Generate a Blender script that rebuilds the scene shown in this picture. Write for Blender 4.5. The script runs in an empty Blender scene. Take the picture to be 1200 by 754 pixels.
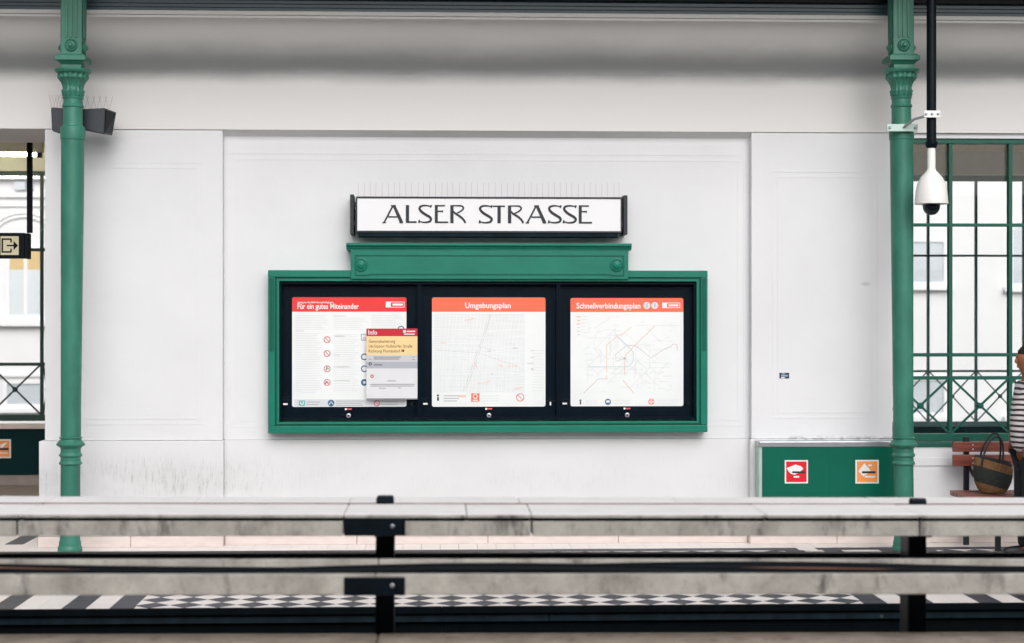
import bpy, bmesh, math, random
from mathutils import Vector, Matrix
random.seed(7)
R = math.radians
scene = bpy.context.scene
C = scene.collection

# ------------------------------------------------------------------ camera, world, sun, exposure
EYE, YAW, FPX = 1.85, R(2.35), 2000.0          # eye height over the far platform, yaw to the wall, focal length for a 1200 px frame
cam_d = bpy.data.cameras.new('camera')
cam = bpy.data.objects.new('camera', cam_d); C.objects.link(cam)
cam.location = (0, 0, EYE)
cam.rotation_euler = (R(90), 0, -YAW)
cam_d.sensor_width = 36.0
cam_d.lens = FPX / 1200.0 * 36.0
cam_d.clip_end = 3000.0
cam_d.dof.use_dof = True
cam_d.dof.focus_distance = 14.1
cam_d.dof.aperture_fstop = 1.9
scene.camera = cam

SUN_EL, SUN_AZ = R(34), R(8)
world = bpy.data.worlds.new('World'); scene.world = world
world.use_nodes = True
wn, wl = world.node_tree.nodes, world.node_tree.links
wn.clear()
sky = wn.new('ShaderNodeTexSky'); sky.sky_type = 'NISHITA'; sky.sun_disc = False
sky.sun_elevation = SUN_EL; sky.sun_rotation = R(180) - SUN_AZ
sky.air_density = 1.0; sky.dust_density = 3.0; sky.ozone_density = 1.0
hsv = wn.new('ShaderNodeHueSaturation'); hsv.inputs['Saturation'].default_value = 0.22
bg = wn.new('ShaderNodeBackground'); bg.inputs['Strength'].default_value = 0.15
wo = wn.new('ShaderNodeOutputWorld')
wl.new(sky.outputs[0], hsv.inputs['Color']); wl.new(hsv.outputs[0], bg.inputs['Color']); wl.new(bg.outputs[0], wo.inputs[0])

sun_d = bpy.data.lights.new('sun', 'SUN')
sun_d.energy = 0.95; sun_d.angle = R(50); sun_d.color = (1.0, 0.985, 0.965)
sun = bpy.data.objects.new('sun', sun_d); C.objects.link(sun)
sun.location = (0, -10, 20)
sun.rotation_euler = (R(90) - SUN_EL, 0, SUN_AZ)

scene.render.engine = 'CYCLES'
scene.cycles.use_denoising = True
scene.cycles.max_bounces = 8
scene.cycles.diffuse_bounces = 5
scene.cycles.transparent_max_bounces = 12
scene.view_settings.view_transform = 'Standard'
scene.view_settings.look = 'None'
scene.view_settings.exposure = 0.22
scene.view_settings.gamma = 1.0
scene.view_settings.use_curve_mapping = False

# ------------------------------------------------------------------ survey: where a sight line meets the plane at depth Y
def P(u, v, Y):
    xc = (u - 600.0) / FPX; yc = -(v - 377.0) / FPX
    t = Y / (math.cos(YAW) - xc * math.sin(YAW))
    return t * (math.sin(YAW) + xc * math.cos(YAW)), EYE + t * yc
def PX(u, Y): return P(u, 377, Y)[0]
def PZ(v, Y, u=600): return P(u, v, Y)[1]
def lin(c):
    c /= 255.0
    return c / 12.92 if c <= 0.04045 else ((c + 0.055) / 1.055) ** 2.4
def rgb(r, g, b): return (lin(r), lin(g), lin(b), 1.0)

# ------------------------------------------------------------------ materials
MATS = {}
def new_mat(name):
    m = bpy.data.materials.new(name); m.use_nodes = True
    nt = m.node_tree; nt.nodes.clear()
    out = nt.nodes.new('ShaderNodeOutputMaterial')
    b = nt.nodes.new('ShaderNodeBsdfPrincipled')
    nt.links.new(b.outputs[0], out.inputs[0])
    MATS[name] = m
    return m, nt, b, out
def pos_scaled(nt, sc):
    g = nt.nodes.new('ShaderNodeNewGeometry')
    mp = nt.nodes.new('ShaderNodeMapping'); mp.inputs['Scale'].default_value = sc
    nt.links.new(g.outputs['Position'], mp.inputs['Vector'])
    return mp.outputs[0]
def noise(nt, vec, scale, detail=4, rough=0.55):
    n = nt.nodes.new('ShaderNodeTexNoise')
    n.inputs['Scale'].default_value = scale; n.inputs['Detail'].default_value = detail; n.inputs['Roughness'].default_value = rough
    nt.links.new(vec, n.inputs['Vector'])
    return n.outputs['Fac']
def ramp(nt, fac, stops):
    r = nt.nodes.new('ShaderNodeValToRGB')
    els = r.color_ramp.elements
    while len(els) < len(stops): els.new(0.5)
    for e, (p, c) in zip(els, stops):
        e.position = p; e.color = c if len(c) == 4 else (*c, 1)
    nt.links.new(fac, r.inputs[0])
    return r.outputs[0]
def math_n(nt, op, a, b=None, clamp=False):
    m = nt.nodes.new('ShaderNodeMath'); m.operation = op; m.use_clamp = clamp
    for i, x in enumerate((a, b)):
        if x is None: continue
        if isinstance(x, (int, float)): m.inputs[i].default_value = x
        else: nt.links.new(x, m.inputs[i])
    return m.outputs[0]
def mix_c(nt, fac, a, b, mode='MIX'):
    m = nt.nodes.new('ShaderNodeMix'); m.data_type = 'RGBA'; m.blend_type = mode
    for s, x in ((m.inputs[0], fac), (m.inputs[6], a), (m.inputs[7], b)):
        if isinstance(x, (int, float)): s.default_value = x
        elif isinstance(x, tuple): s.default_value = x
        else: nt.links.new(x, s)
    return m.outputs[2]
def bump(nt, b, height, strength=0.2, dist=0.005):
    n = nt.nodes.new('ShaderNodeBump'); n.inputs['Strength'].default_value = strength; n.inputs['Distance'].default_value = dist
    nt.links.new(height, n.inputs['Height']); nt.links.new(n.outputs[0], b.inputs['Normal'])
def scale_c(c, k): return (c[0] * k, c[1] * k, c[2] * k, 1.0)

def simple(name, c, rough=0.5, var=0.08, sc=(1, 1, 1), nscale=6.0, bstr=0.08, metallic=0.0, spec=0.5, fine=60.0):
    m, nt, b, o = new_mat(name)
    v = pos_scaled(nt, sc)
    f = noise(nt, v, nscale, 5)
    col = ramp(nt, f, [(0.3, scale_c(c, 1 - var)), (0.7, scale_c(c, 1 + var))])
    nt.links.new(col, b.inputs['Base Color'])
    b.inputs['Roughness'].default_value = rough; b.inputs['Metallic'].default_value = metallic
    b.inputs['Specular IOR Level'].default_value = spec
    if bstr: bump(nt, b, noise(nt, v, fine, 3), bstr, 0.003)
    return m

def smooth_band(nt, val, a, b):
    mr = nt.nodes.new('ShaderNodeMapRange'); mr.interpolation_type = 'SMOOTHSTEP'
    nt.links.new(val, mr.inputs[0])
    mr.inputs[1].default_value = a; mr.inputs[2].default_value = b
    return mr.outputs[0]

def plaster(name, c, scuffs):
    m, nt, b, o = new_mat(name)
    v = pos_scaled(nt, (1, 1, 1))
    big = noise(nt, v, 1.3, 5, 0.6)
    col = ramp(nt, big, [(0.3, scale_c(c, 0.95)), (0.7, scale_c(c, 1.02))])
    g = nt.nodes.new('ShaderNodeNewGeometry'); s = nt.nodes.new('ShaderNodeSeparateXYZ')
    nt.links.new(g.outputs['Position'], s.inputs[0])
    if scuffs:
        # rubbed and splashed scratches along the foot of the wall, patchy from place to place
        st = noise(nt, pos_scaled(nt, (30, 26, 5.0)), 1.6, 8, 0.78)
        pat = noise(nt, pos_scaled(nt, (1.0, 1, 2.4)), 1.15, 3, 0.5)
        zb = math_n(nt, 'MULTIPLY', smooth_band(nt, s.outputs[2], 0.36, 0.5), math_n(nt, 'SUBTRACT', 1.0, smooth_band(nt, s.outputs[2], 0.55, 0.84)))
        xb = math_n(nt, 'ADD', math_n(nt, 'MULTIPLY', math_n(nt, 'SUBTRACT', 1.0, smooth_band(nt, s.outputs[0], -1.95, -1.3)), 0.62), 0.2)
        sel = math_n(nt, 'MULTIPLY', math_n(nt, 'MULTIPLY', zb, xb), math_n(nt, 'ADD', smooth_band(nt, pat, 0.40, 0.60), 0.08))
        k = math_n(nt, 'MULTIPLY', smooth_band(nt, st, 0.47, 0.72), sel, True)
        col = mix_c(nt, math_n(nt, 'MULTIPLY', k, 0.7, True), col, rgb(120, 114, 114))
        haze_k = math_n(nt, 'MULTIPLY', sel, 0.2)
        col = mix_c(nt, haze_k, col, rgb(150, 146, 146))
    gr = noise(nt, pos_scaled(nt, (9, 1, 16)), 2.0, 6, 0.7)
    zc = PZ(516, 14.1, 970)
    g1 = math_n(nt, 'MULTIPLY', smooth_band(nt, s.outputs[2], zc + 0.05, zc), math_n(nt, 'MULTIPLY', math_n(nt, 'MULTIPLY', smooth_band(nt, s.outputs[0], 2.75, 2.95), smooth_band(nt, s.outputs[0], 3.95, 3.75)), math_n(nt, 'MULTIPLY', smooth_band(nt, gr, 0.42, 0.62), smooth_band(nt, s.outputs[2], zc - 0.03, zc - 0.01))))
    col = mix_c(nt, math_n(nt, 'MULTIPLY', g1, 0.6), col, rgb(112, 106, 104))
    xs_, zs_m = P(1015, 333, 14.12)
    dx_ = math_n(nt, 'DIVIDE', math_n(nt, 'SUBTRACT', s.outputs[0], xs_), 0.05); dz_ = math_n(nt, 'DIVIDE', math_n(nt, 'SUBTRACT', s.outputs[2], zs_m), 0.02)
    rr = math_n(nt, 'ADD', math_n(nt, 'MULTIPLY', dx_, dx_), math_n(nt, 'MULTIPLY', dz_, dz_))
    col = mix_c(nt, math_n(nt, 'MULTIPLY', math_n(nt, 'SUBTRACT', 1.0, smooth_band(nt, rr, 0.1, 1.0)), 0.3), col, rgb(120, 116, 112))
    fine = math_n(nt, 'MULTIPLY', smooth_band(nt, noise(nt, pos_scaled(nt, (1, 1, 1)), 9.0, 6, 0.7), 0.62, 0.8), 0.10)
    col = mix_c(nt, fine, col, rgb(178, 174, 172))
    nt.links.new(col, b.inputs['Base Color'])
    b.inputs['Roughness'].default_value = 0.75
    b.inputs['Specular IOR Level'].default_value = 0.25
    bump(nt, b, math_n(nt, 'ADD', noise(nt, v, 3.0, 3), math_n(nt, 'MULTIPLY', noise(nt, v, 45.0, 4), 0.25)), 0.12, 0.02)
    return m

def concrete(name, c0, c1, stain=0.5):
    m, nt, b, o = new_mat(name)
    v = pos_scaled(nt, (1, 1, 1))
    f = noise(nt, v, 5.0, 8, 0.65)
    col = ramp(nt, f, [(0.28, c0), (0.72, c1)])
    st = noise(nt, pos_scaled(nt, (6, 6, 2.0)), 1.2, 6, 0.7)
    col = mix_c(nt, math_n(nt, 'MULTIPLY', smooth_band(nt, st, 0.53, 0.75), stain), col, rgb(78, 73, 70))
    st2 = noise(nt, pos_scaled(nt, (1, 1, 1)), 42.0, 4, 0.7)
    col = mix_c(nt, math_n(nt, 'MULTIPLY', smooth_band(nt, st2, 0.52, 0.75), 0.35 * stain), col, rgb(70, 66, 62))
    nt.links.new(col, b.inputs['Base Color'])
    b.inputs['Roughness'].default_value = 0.85
    bump(nt, b, math_n(nt, 'ADD', f, noise(nt, v, 70.0, 4)), 0.25, 0.006)
    return m

plaster('wall_white', (0.72, 0.722, 0.74, 1), False)
plaster('wall_foot', (0.70, 0.70, 0.713, 1), True)
def banded():  # white with a mottled grey band where frieze meets cove
    m, nt, b, o = new_mat('banded_white')
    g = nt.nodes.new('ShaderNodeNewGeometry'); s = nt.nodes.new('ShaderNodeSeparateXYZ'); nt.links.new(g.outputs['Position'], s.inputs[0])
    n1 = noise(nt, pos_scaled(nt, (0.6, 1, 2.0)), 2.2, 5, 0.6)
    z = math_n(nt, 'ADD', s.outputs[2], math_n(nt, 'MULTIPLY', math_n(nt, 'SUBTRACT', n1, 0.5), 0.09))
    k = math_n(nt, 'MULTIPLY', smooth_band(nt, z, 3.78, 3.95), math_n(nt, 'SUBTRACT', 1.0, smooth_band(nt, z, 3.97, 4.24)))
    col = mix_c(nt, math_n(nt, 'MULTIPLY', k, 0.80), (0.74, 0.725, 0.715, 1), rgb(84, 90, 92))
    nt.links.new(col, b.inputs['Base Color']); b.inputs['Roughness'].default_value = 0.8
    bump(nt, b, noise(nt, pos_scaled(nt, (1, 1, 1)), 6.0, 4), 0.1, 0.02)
banded()
plaster('frieze_white', (0.76, 0.75, 0.75, 1), False)
simple('stone_pink', rgb(212, 199, 194), 0.6, 0.07, (1.5, 1, 4), 5.0, 0.1)
concrete('concrete', rgb(140, 135, 128), rgb(194, 190, 182), 0.9)
concrete('concrete_lid', rgb(232, 228, 227), rgb(244, 240, 239), 0.10)
concrete('concrete_base', rgb(140, 128, 117), rgb(188, 176, 165), 0.8)
concrete('ballast_concrete', rgb(70, 64, 58), rgb(104, 96, 88), 0.8)
simple('tile_white', rgb(234, 226, 222), 0.4, 0.05, (1, 1, 1), 4.0, 0.0)
simple('tile_dark', rgb(42, 42, 56), 0.5, 0.12, (1, 1, 1), 6.0, 0.0)
simple('grout', rgb(120, 112, 108), 0.8, 0.1)
simple('iron_green', rgb(52, 116, 98), 0.42, 0.20, (1, 1, 0.5), 7.0, 0.10, fine=70, spec=0.4)
simple('case_green', rgb(14, 113, 94), 0.42, 0.10, (0.4, 1, 1), 9.0, 0.08, spec=0.3)
simple('case_groove', rgb(8, 84, 68), 0.5, 0.07, spec=0.25)
simple('box_green', rgb(0, 93, 74), 0.4, 0.06, (1, 1, 1), 3.0, 0.03, spec=0.2)
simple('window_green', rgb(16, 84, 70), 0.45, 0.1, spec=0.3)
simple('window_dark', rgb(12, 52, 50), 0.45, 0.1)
simple('window_hazed', rgb(66, 104, 104), 0.45, 0.1)  # bar green lightened: glare through the hall painted into the colour
simple('panel_dark', rgb(0, 40, 44), 0.5, 0.1, spec=0.1)
simple('navy_steel', rgb(2, 13, 21), 0.45, 0.3, (2, 1, 1), 8.0, 0.15, spec=0.15)
simple('navy_edge', rgb(1, 9, 15), 0.6, 0.4, (2, 1, 1), 6.0, 0.15, spec=0.1)
simple('edge_grey', rgb(24, 38, 46), 0.6, 0.35, (2, 1, 1), 6.0, 0.15, spec=0.12)
simple('black_glass', rgb(0, 15, 28), 0.4, 0.1, bstr=0, spec=0.1)
simple('speaker_black', rgb(26, 34, 45), 0.45, 0.1)
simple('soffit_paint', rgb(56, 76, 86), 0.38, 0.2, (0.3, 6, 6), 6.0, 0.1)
simple('silver', rgb(178, 180, 186), 0.32, 0.08, (3, 1, 1), 5.0, 0.02, metallic=0.75)
simple('zinc', rgb(170, 190, 184), 0.45, 0.08, bstr=0, metallic=0.3)
simple('wire', rgb(168, 146, 148), 0.4, 0.1, bstr=0, metallic=0.4)
simple('plastic_white', rgb(232, 230, 228), 0.35, 0.03, bstr=0)
simple('letter_navy', rgb(6, 20, 30), 0.5, 0.05, bstr=0)
simple('print_red', rgb(224, 46, 48), 0.4, 0.04, bstr=0)
simple('print_orange', rgb(250, 104, 72), 0.4, 0.04, bstr=0)
simple('print_crimson', rgb(196, 8, 40), 0.4, 0.04, bstr=0)
simple('print_white', rgb(226, 225, 225), 0.45, 0.02, bstr=0)
simple('print_cream', rgb(244, 210, 152), 0.45, 0.03, bstr=0)
simple('print_grey', rgb(206, 206, 210), 0.45, 0.03, bstr=0)
simple('print_midgrey', rgb(184, 187, 195), 0.45, 0.03, bstr=0)
simple('print_line', rgb(212, 211, 212), 0.5, 0.03, bstr=0)
simple('print_text', rgb(150, 150, 154), 0.5, 0.05, bstr=0)
simple('print_black', rgb(26, 28, 36), 0.5, 0.05, bstr=0)
simple('print_brown', rgb(120, 90, 62), 0.5, 0.05, bstr=0)
simple('print_ring', rgb(206, 92, 92), 0.5, 0.05, bstr=0)
simple('print_salmon', rgb(232, 160, 140), 0.5, 0.05, bstr=0)
simple('print_blue', rgb(40, 86, 124), 0.5, 0.05, bstr=0)
simple('print_teal', rgb(92, 168, 164), 0.5, 0.05, bstr=0)
simple('map_sheet', rgb(217, 216, 217), 0.5, 0.02, bstr=0)
simple('map_green', rgb(206, 212, 206), 0.5, 0.03, bstr=0)
simple('map_salmon', rgb(224, 178, 168), 0.5, 0.03, bstr=0)
simple('map_orange', rgb(228, 188, 166), 0.5, 0.03, bstr=0)
simple('map_purple', rgb(200, 182, 190), 0.5, 0.03, bstr=0)
simple('map_teal', rgb(172, 196, 194), 0.5, 0.03, bstr=0)
simple('map_grey', rgb(198, 196, 196), 0.5, 0.03, bstr=0)
simple('sticker_orange', rgb(238, 152, 84), 0.4, 0.04, bstr=0)
simple('sticker_red', rgb(212, 16, 38), 0.4, 0.04, bstr=0)
simple('sticker_blue', rgb(140, 160, 190), 0.4, 0.1, bstr=0)
simple('cream_paint', rgb(240, 228, 194), 0.5, 0.05, (0.5, 5, 1), 4.0, 0.05)
simple('hall_wall', rgb(226, 228, 218), 0.7, 0.05)
simple('hall_floor', rgb(146, 136, 132), 0.6, 0.12)
simple('facade_white', rgb(232, 231, 232), 0.8, 0.03, (1, 1, 1), 1.0, 0.05)
simple('facade_trim', rgb(238, 237, 238), 0.7, 0.02, bstr=0)
simple('blind_grey', rgb(208, 213, 219), 0.6, 0.06, (1, 1, 12), 2.0, 0.0)
simple('blind_white', rgb(226, 229, 233), 0.6, 0.04, (10, 1, 1), 2.0, 0.0)
simple('blind_yellow', rgb(222, 192, 136), 0.6, 0.08, (10, 1, 1), 2.0, 0.0)
simple('street_asphalt', (0.06, 0.06, 0.06, 1), 0.85, 0.15, (1, 1, 1), 1.0, 0.1)
simple('skin', rgb(150, 92, 64), 0.5, 0.06, bstr=0)
simple('hair', rgb(34, 28, 28), 0.6, 0.4, (1, 1, 1), 60.0, 0.6, fine=120)
simple('trousers', rgb(20, 20, 30), 0.8, 0.2, (1, 1, 0.3), 14.0, 0.2)
simple('shoe_black', rgb(24, 22, 24), 0.5, 0.1)
simple('leather_black', rgb(14, 18, 28), 0.5, 0.1)
simple('cable_black', rgb(2, 9, 16), 0.6, 0.3, spec=0.12)
simple('cable_brown', rgb(120, 78, 56), 0.6, 0.2)
simple('rail_steel', rgb(96, 84, 76), 0.45, 0.2, metallic=0.6)
simple('sleeper', rgb(70, 62, 56), 0.9, 0.2)
simple('dome_black', rgb(8, 20, 30), 0.12, 0.05, bstr=0)
simple('roof_metal', rgb(96, 110, 112), 0.5, 0.1)

# the posters are printed films lit from behind
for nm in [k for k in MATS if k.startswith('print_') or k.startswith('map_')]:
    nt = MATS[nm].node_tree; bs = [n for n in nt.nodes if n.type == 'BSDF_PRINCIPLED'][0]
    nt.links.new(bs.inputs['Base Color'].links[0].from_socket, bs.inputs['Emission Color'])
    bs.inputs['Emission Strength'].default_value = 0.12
for nm, cc in (('note_white', (214, 214, 217)), ('note_crimson', (188, 6, 38)), ('note_cream', (236, 202, 146)), ('note_grey', (192, 193, 198)), ('note_midgrey', (168, 171, 180)), ('note_text', (128, 128, 134)), ('note_brown', (96, 72, 50)), ('note_black', (26, 28, 36))):
    simple(nm, rgb(*cc), 0.5, 0.03, bstr=0)
simple('gap_brown', rgb(104, 74, 62), 0.8, 0.3, (3, 1, 1), 6.0)  # brown of the strip that darkens the gap between the lids
simple('label_white', rgb(232, 230, 230), 0.45, 0.02, bstr=0)
simple('label_black', rgb(26, 28, 36), 0.5, 0.05, bstr=0)
def wood():
    m, nt, b, o = new_mat('bench_wood')
    f = noise(nt, pos_scaled(nt, (1.2, 14, 22)), 2.0, 6, 0.65)
    col = ramp(nt, f, [(0.25, rgb(90, 45, 39)), (0.75, rgb(142, 80, 64))])
    nt.links.new(col, b.inputs['Base Color']); b.inputs['Roughness'].default_value = 0.35
    bump(nt, b, f, 0.15, 0.003)
wood()
def backlit(name, c, e):
    m, nt, b, o = new_mat(name)
    b.inputs['Base Color'].default_value = c; b.inputs['Roughness'].default_value = 0.4
    b.inputs['Emission Color'].default_value = c; b.inputs['Emission Strength'].default_value = e
    return m
backlit('sign_white', rgb(224, 224, 226), 0.02)
backlit('lamp_tube', rgb(255, 246, 214), 42.0)
backlit('exit_pale', rgb(214, 206, 172), 0.12)
def glass(name, tint, rough=0.02, ior=1.45):
    m, nt, b, o = new_mat(name)
    nt.nodes.remove(b)
    t = nt.nodes.new('ShaderNodeBsdfTransparent'); t.inputs[0].default_value = tint
    g = nt.nodes.new('ShaderNodeBsdfGlossy'); g.inputs['Roughness'].default_value = rough
    fr = nt.nodes.new('ShaderNodeFresnel'); fr.inputs[0].default_value = ior
    mx = nt.nodes.new('ShaderNodeMixShader')
    nt.links.new(fr.outputs[0], mx.inputs[0]); nt.links.new(t.outputs[0], mx.inputs[1]); nt.links.new(g.outputs[0], mx.inputs[2])
    nt.links.new(mx.outputs[0], o.inputs[0])
glass('pane_glass', (0.995, 1.0, 1.0, 1), 0.02, 1.3)
glass('case_glass', (0.98, 0.99, 0.99, 1), 0.03, 1.15)
def shirt():
    m, nt, b, o = new_mat('striped_cloth')
    g = nt.nodes.new('ShaderNodeNewGeometry'); s = nt.nodes.new('ShaderNodeSeparateXYZ')
    nt.links.new(g.outputs['Position'], s.inputs[0])
    wob = math_n(nt, 'MULTIPLY', noise(nt, pos_scaled(nt, (1, 1, 1)), 5.0, 2), 0.02)
    z = math_n(nt, 'ADD', s.outputs[2], wob)
    f = math_n(nt, 'FRACT', math_n(nt, 'DIVIDE', z, 0.042))
    st = math_n(nt, 'GREATER_THAN', f, 0.56)
    nt.links.new(mix_c(nt, st, rgb(222, 216, 216), rgb(58, 42, 52)), b.inputs['Base Color'])
    b.inputs['Roughness'].default_value = 0.8
shirt()
def basketry():
    m, nt, b, o = new_mat('straw')
    g = nt.nodes.new('ShaderNodeTexCoord'); s = nt.nodes.new('ShaderNodeSeparateXYZ')
    nt.links.new(g.outputs['Object'], s.inputs[0])
    w = noise(nt, pos_scaled(nt, (30, 30, 90)), 2.0, 4, 0.7)
    straw = ramp(nt, w, [(0.3, rgb(74, 48, 26)), (0.7, rgb(146, 106, 64))])
    dark = ramp(nt, w, [(0.3, rgb(12, 18, 22)), (0.7, rgb(44, 52, 44))])
    z = math_n(nt, 'ADD', s.outputs[2], math_n(nt, 'MULTIPLY', s.outputs[0], 0.28))
    band = math_n(nt, 'MULTIPLY', math_n(nt, 'GREATER_THAN', z, 0.05), math_n(nt, 'LESS_THAN', z, 0.18))
    rim = math_n(nt, 'GREATER_THAN', z, 0.248)
    nt.links.new(mix_c(nt, math_n(nt, 'ADD', band, rim, True), straw, dark), b.inputs['Base Color'])
    b.inputs['Roughness'].default_value = 0.8
    bump(nt, b, w, 0.6, 0.01)
basketry()

# ------------------------------------------------------------------ object helpers
def tag(o, label=None, cat=None, group=None, kind=None):
    if label: o['label'] = label
    if cat: o['category'] = cat
    if group: o['group'] = group
    if kind: o['kind'] = kind
    return o
def empty(name, loc, label, cat, group=None):
    o = bpy.data.objects.new(name, None); C.objects.link(o)
    o.location = loc; o.empty_display_size = 0.1
    tag(o, label, cat, group)
    return o
def world_of(o):
    m = Matrix.LocRotScale(o.location, o.rotation_euler, o.scale)
    return world_of(o.parent) @ o.matrix_parent_inverse @ m if o.parent else m
def adopt(o, parent):
    if parent:
        o.parent = parent; o.matrix_parent_inverse = world_of(parent).inverted()
    return o
class MB:
    def __init__(s): s.v, s.f = [], []
    def add(s, vs, fs):
        k = len(s.v); s.v += [tuple(p) for p in vs]; s.f += [tuple(i + k for i in q) for q in fs]; return s
    def box(s, x0, x1, y0, y1, z0, z1):
        x0, x1 = sorted((x0, x1)); y0, y1 = sorted((y0, y1)); z0, z1 = sorted((z0, z1))
        vs = [(x, y, z) for z in (z0, z1) for y in (y0, y1) for x in (x0, x1)]
        return s.add(vs, [(0, 2, 3, 1), (4, 5, 7, 6), (0, 1, 5, 4), (1, 3, 7, 5), (3, 2, 6, 7), (2, 0, 4, 6)])
    def bar(s, a, b, w, d):
        """a straight bar in the plane of the wall, w wide, d deep along Y"""
        a, b = Vector(a), Vector(b); t = (b - a).normalized(); n = Vector((-t.z, 0, t.x)) * w / 2; y = Vector((0, d / 2, 0))
        vs = [p + sx * n + sy * y for p in (a, b) for sy in (-1, 1) for sx in (-1, 1)]
        return s.add(vs, [(0, 1, 3, 2), (4, 6, 7, 5), (0, 4, 5, 1), (1, 5, 7, 3), (3, 7, 6, 2), (2, 6, 4, 0)])
    def prism(s, poly, y0, y1):
        """poly in (x, z), seen from the camera side; y0 nearer"""
        n = len(poly)
        vs = [(x, y0, z) for x, z in poly] + [(x, y1, z) for x, z in poly]
        fs = [tuple(range(n)), tuple(reversed(range(n, 2 * n)))] + [(i, i + n, (i + 1) % n + n, (i + 1) % n) for i in range(n)]
        return s.add(vs, fs)
    def sweep_x(s, prof, x0, x1):
        """prof in (y, z), a closed outline drawn out along X"""
        n = len(prof)
        vs = [(x0, y, z) for y, z in prof] + [(x1, y, z) for y, z in prof]
        return s.add(vs, [tuple(range(n)), tuple(reversed(range(n, 2 * n)))] + [(i, i + n, (i + 1) % n + n, (i + 1) % n) for i in range(n)])
    def tube(s, pts, r, n=10, cap=True):
        pts = [Vector(p) for p in pts]; rs = r if isinstance(r, (list, tuple)) else [r] * len(pts)
        base = len(s.v); up = None
        for i, p in enumerate(pts):
            t = (pts[min(i + 1, len(pts) - 1)] - pts[max(i - 1, 0)]).normalized()
            if up is None:
                up = Vector((0, 0, 1)) if abs(t.z) < 0.9 else Vector((1, 0, 0))
            a = t.cross(up).normalized(); b = a.cross(t).normalized(); up = b
            for k in range(n):
                q = 2 * math.pi * k / n
                s.v.append(tuple(p + (a * math.cos(q) + b * math.sin(q)) * rs[i]))
        for i in range(len(pts) - 1):
            for k in range(n):
                s.f.append((base + i * n + k, base + i * n + (k + 1) % n, base + (i + 1) * n + (k + 1) % n, base + (i + 1) * n + k))
        if cap:
            s.f.append(tuple(reversed(range(base, base + n)))); s.f.append(tuple(range(base + (len(pts) - 1) * n, base + len(pts) * n)))
        return s
    def lathe(s, prof, cx, cy, n=32, lobes=None):
        """prof: (radius, z) from bottom to top"""
        base = len(s.v)
        for i, (r, z) in enumerate(prof):
            for k in range(n):
                q = 2 * math.pi * k / n
                rr = r * (1 + (lobes[i] * math.cos(q * 16) if lobes else 0))
                s.v.append((cx + rr * math.cos(q), cy + rr * math.sin(q), z))
        for i in range(len(prof) - 1):
            for k in range(n):
                s.f.append((base + i * n + k, base + i * n + (k + 1) % n, base + (i + 1) * n + (k + 1) % n, base + (i + 1) * n + k))
        s.f.append(tuple(reversed(range(base, base + n)))); s.f.append(tuple(range(base + (len(prof) - 1) * n, base + len(prof) * n)))
        return s
    def disc_y(s, cx, y, cz, prof, n=24):
        """turned piece on an axis along Y; prof: (radius, how far towards the camera)"""
        base = len(s.v)
        for r, d in prof:
            for k in range(n):
                q = 2 * math.pi * k / n
                s.v.append((cx + r * math.cos(q), y - d, cz + r * math.sin(q)))
        for i in range(len(prof) - 1):
            for k in range(n):
                s.f.append((base + i * n + k, base + i * n + (k + 1) % n, base + (i + 1) * n + (k + 1) % n, base + (i + 1) * n + k))
        s.f.append(tuple(range(base + (len(prof) - 1) * n, base + len(prof) * n)))
        return s
    def ring_y(s, cx, y, cz, r, w, n=24):
        base = len(s.v)
        for rr in (r - w, r):
            for k in range(n):
                q = 2 * math.pi * k / n
                s.v.append((cx + rr * math.cos(q), y, cz + rr * math.sin(q)))
        for k in range(n): s.f.append((base + k, base + n + k, base + n + (k + 1) % n, base + (k + 1) % n))
        return s
    def flat(s, x0, x1, z0, z1, y): return s.add([(x0, y, z0), (x1, y, z0), (x1, y, z1), (x0, y, z1)], [(0, 1, 2, 3)])
    def ribbon(s, pts, w, y):
        """a drawn stroke in the plane of the wall; pts in (x, z)"""
        ws = w if isinstance(w, (list, tuple)) else [w] * len(pts)
        base = len(s.v); n = len(pts)
        for i in range(n):
            a = Vector(pts[max(i - 1, 0)]); b = Vector(pts[min(i + 1, n - 1)]); t = (b - a).normalized(); q = Vector((-t.y, t.x)) * ws[i] / 2
            p = Vector(pts[i]); s.v += [(p.x + q.x, y, p.y + q.y), (p.x - q.x, y, p.y - q.y)]
        for i in range(n - 1): s.f.append((base + 2 * i, base + 2 * i + 1, base + 2 * i + 3, base + 2 * i + 2))
        return s
    def build(s, name, mat, parent=None, smooth=False, bevel=0.0, mats=None, origin=None):
        me = bpy.data.meshes.new(name)
        vs = s.v
        if origin: vs = [(x - origin[0], y - origin[1], z - origin[2]) for x, y, z in vs]
        me.from_pydata(vs, [], s.f); me.update()
        bm = bmesh.new(); bm.from_mesh(me)
        if len(bm.faces) > 1: bmesh.ops.recalc_face_normals(bm, faces=bm.faces)
        bm.to_mesh(me); bm.free()
        o = bpy.data.objects.new(name, me); C.objects.link(o)
        if origin: o.location = origin
        me.materials.append(MATS[mat])
        if smooth:
            for p in me.polygons: p.use_smooth = True
            try: me.set_sharp_from_angle(angle=R(smooth if smooth is not True else 40))
            except Exception: pass
        if bevel:
            b = o.modifiers.new('bevel', 'BEVEL'); b.width = bevel; b.segments = 2; b.limit_method = 'ANGLE'; b.angle_limit = R(40)
        return adopt(o, parent)
def box(name, mat, parent, *c, bevel=0.0): return MB().box(*c).build(name, mat, parent, bevel=bevel)

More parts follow.
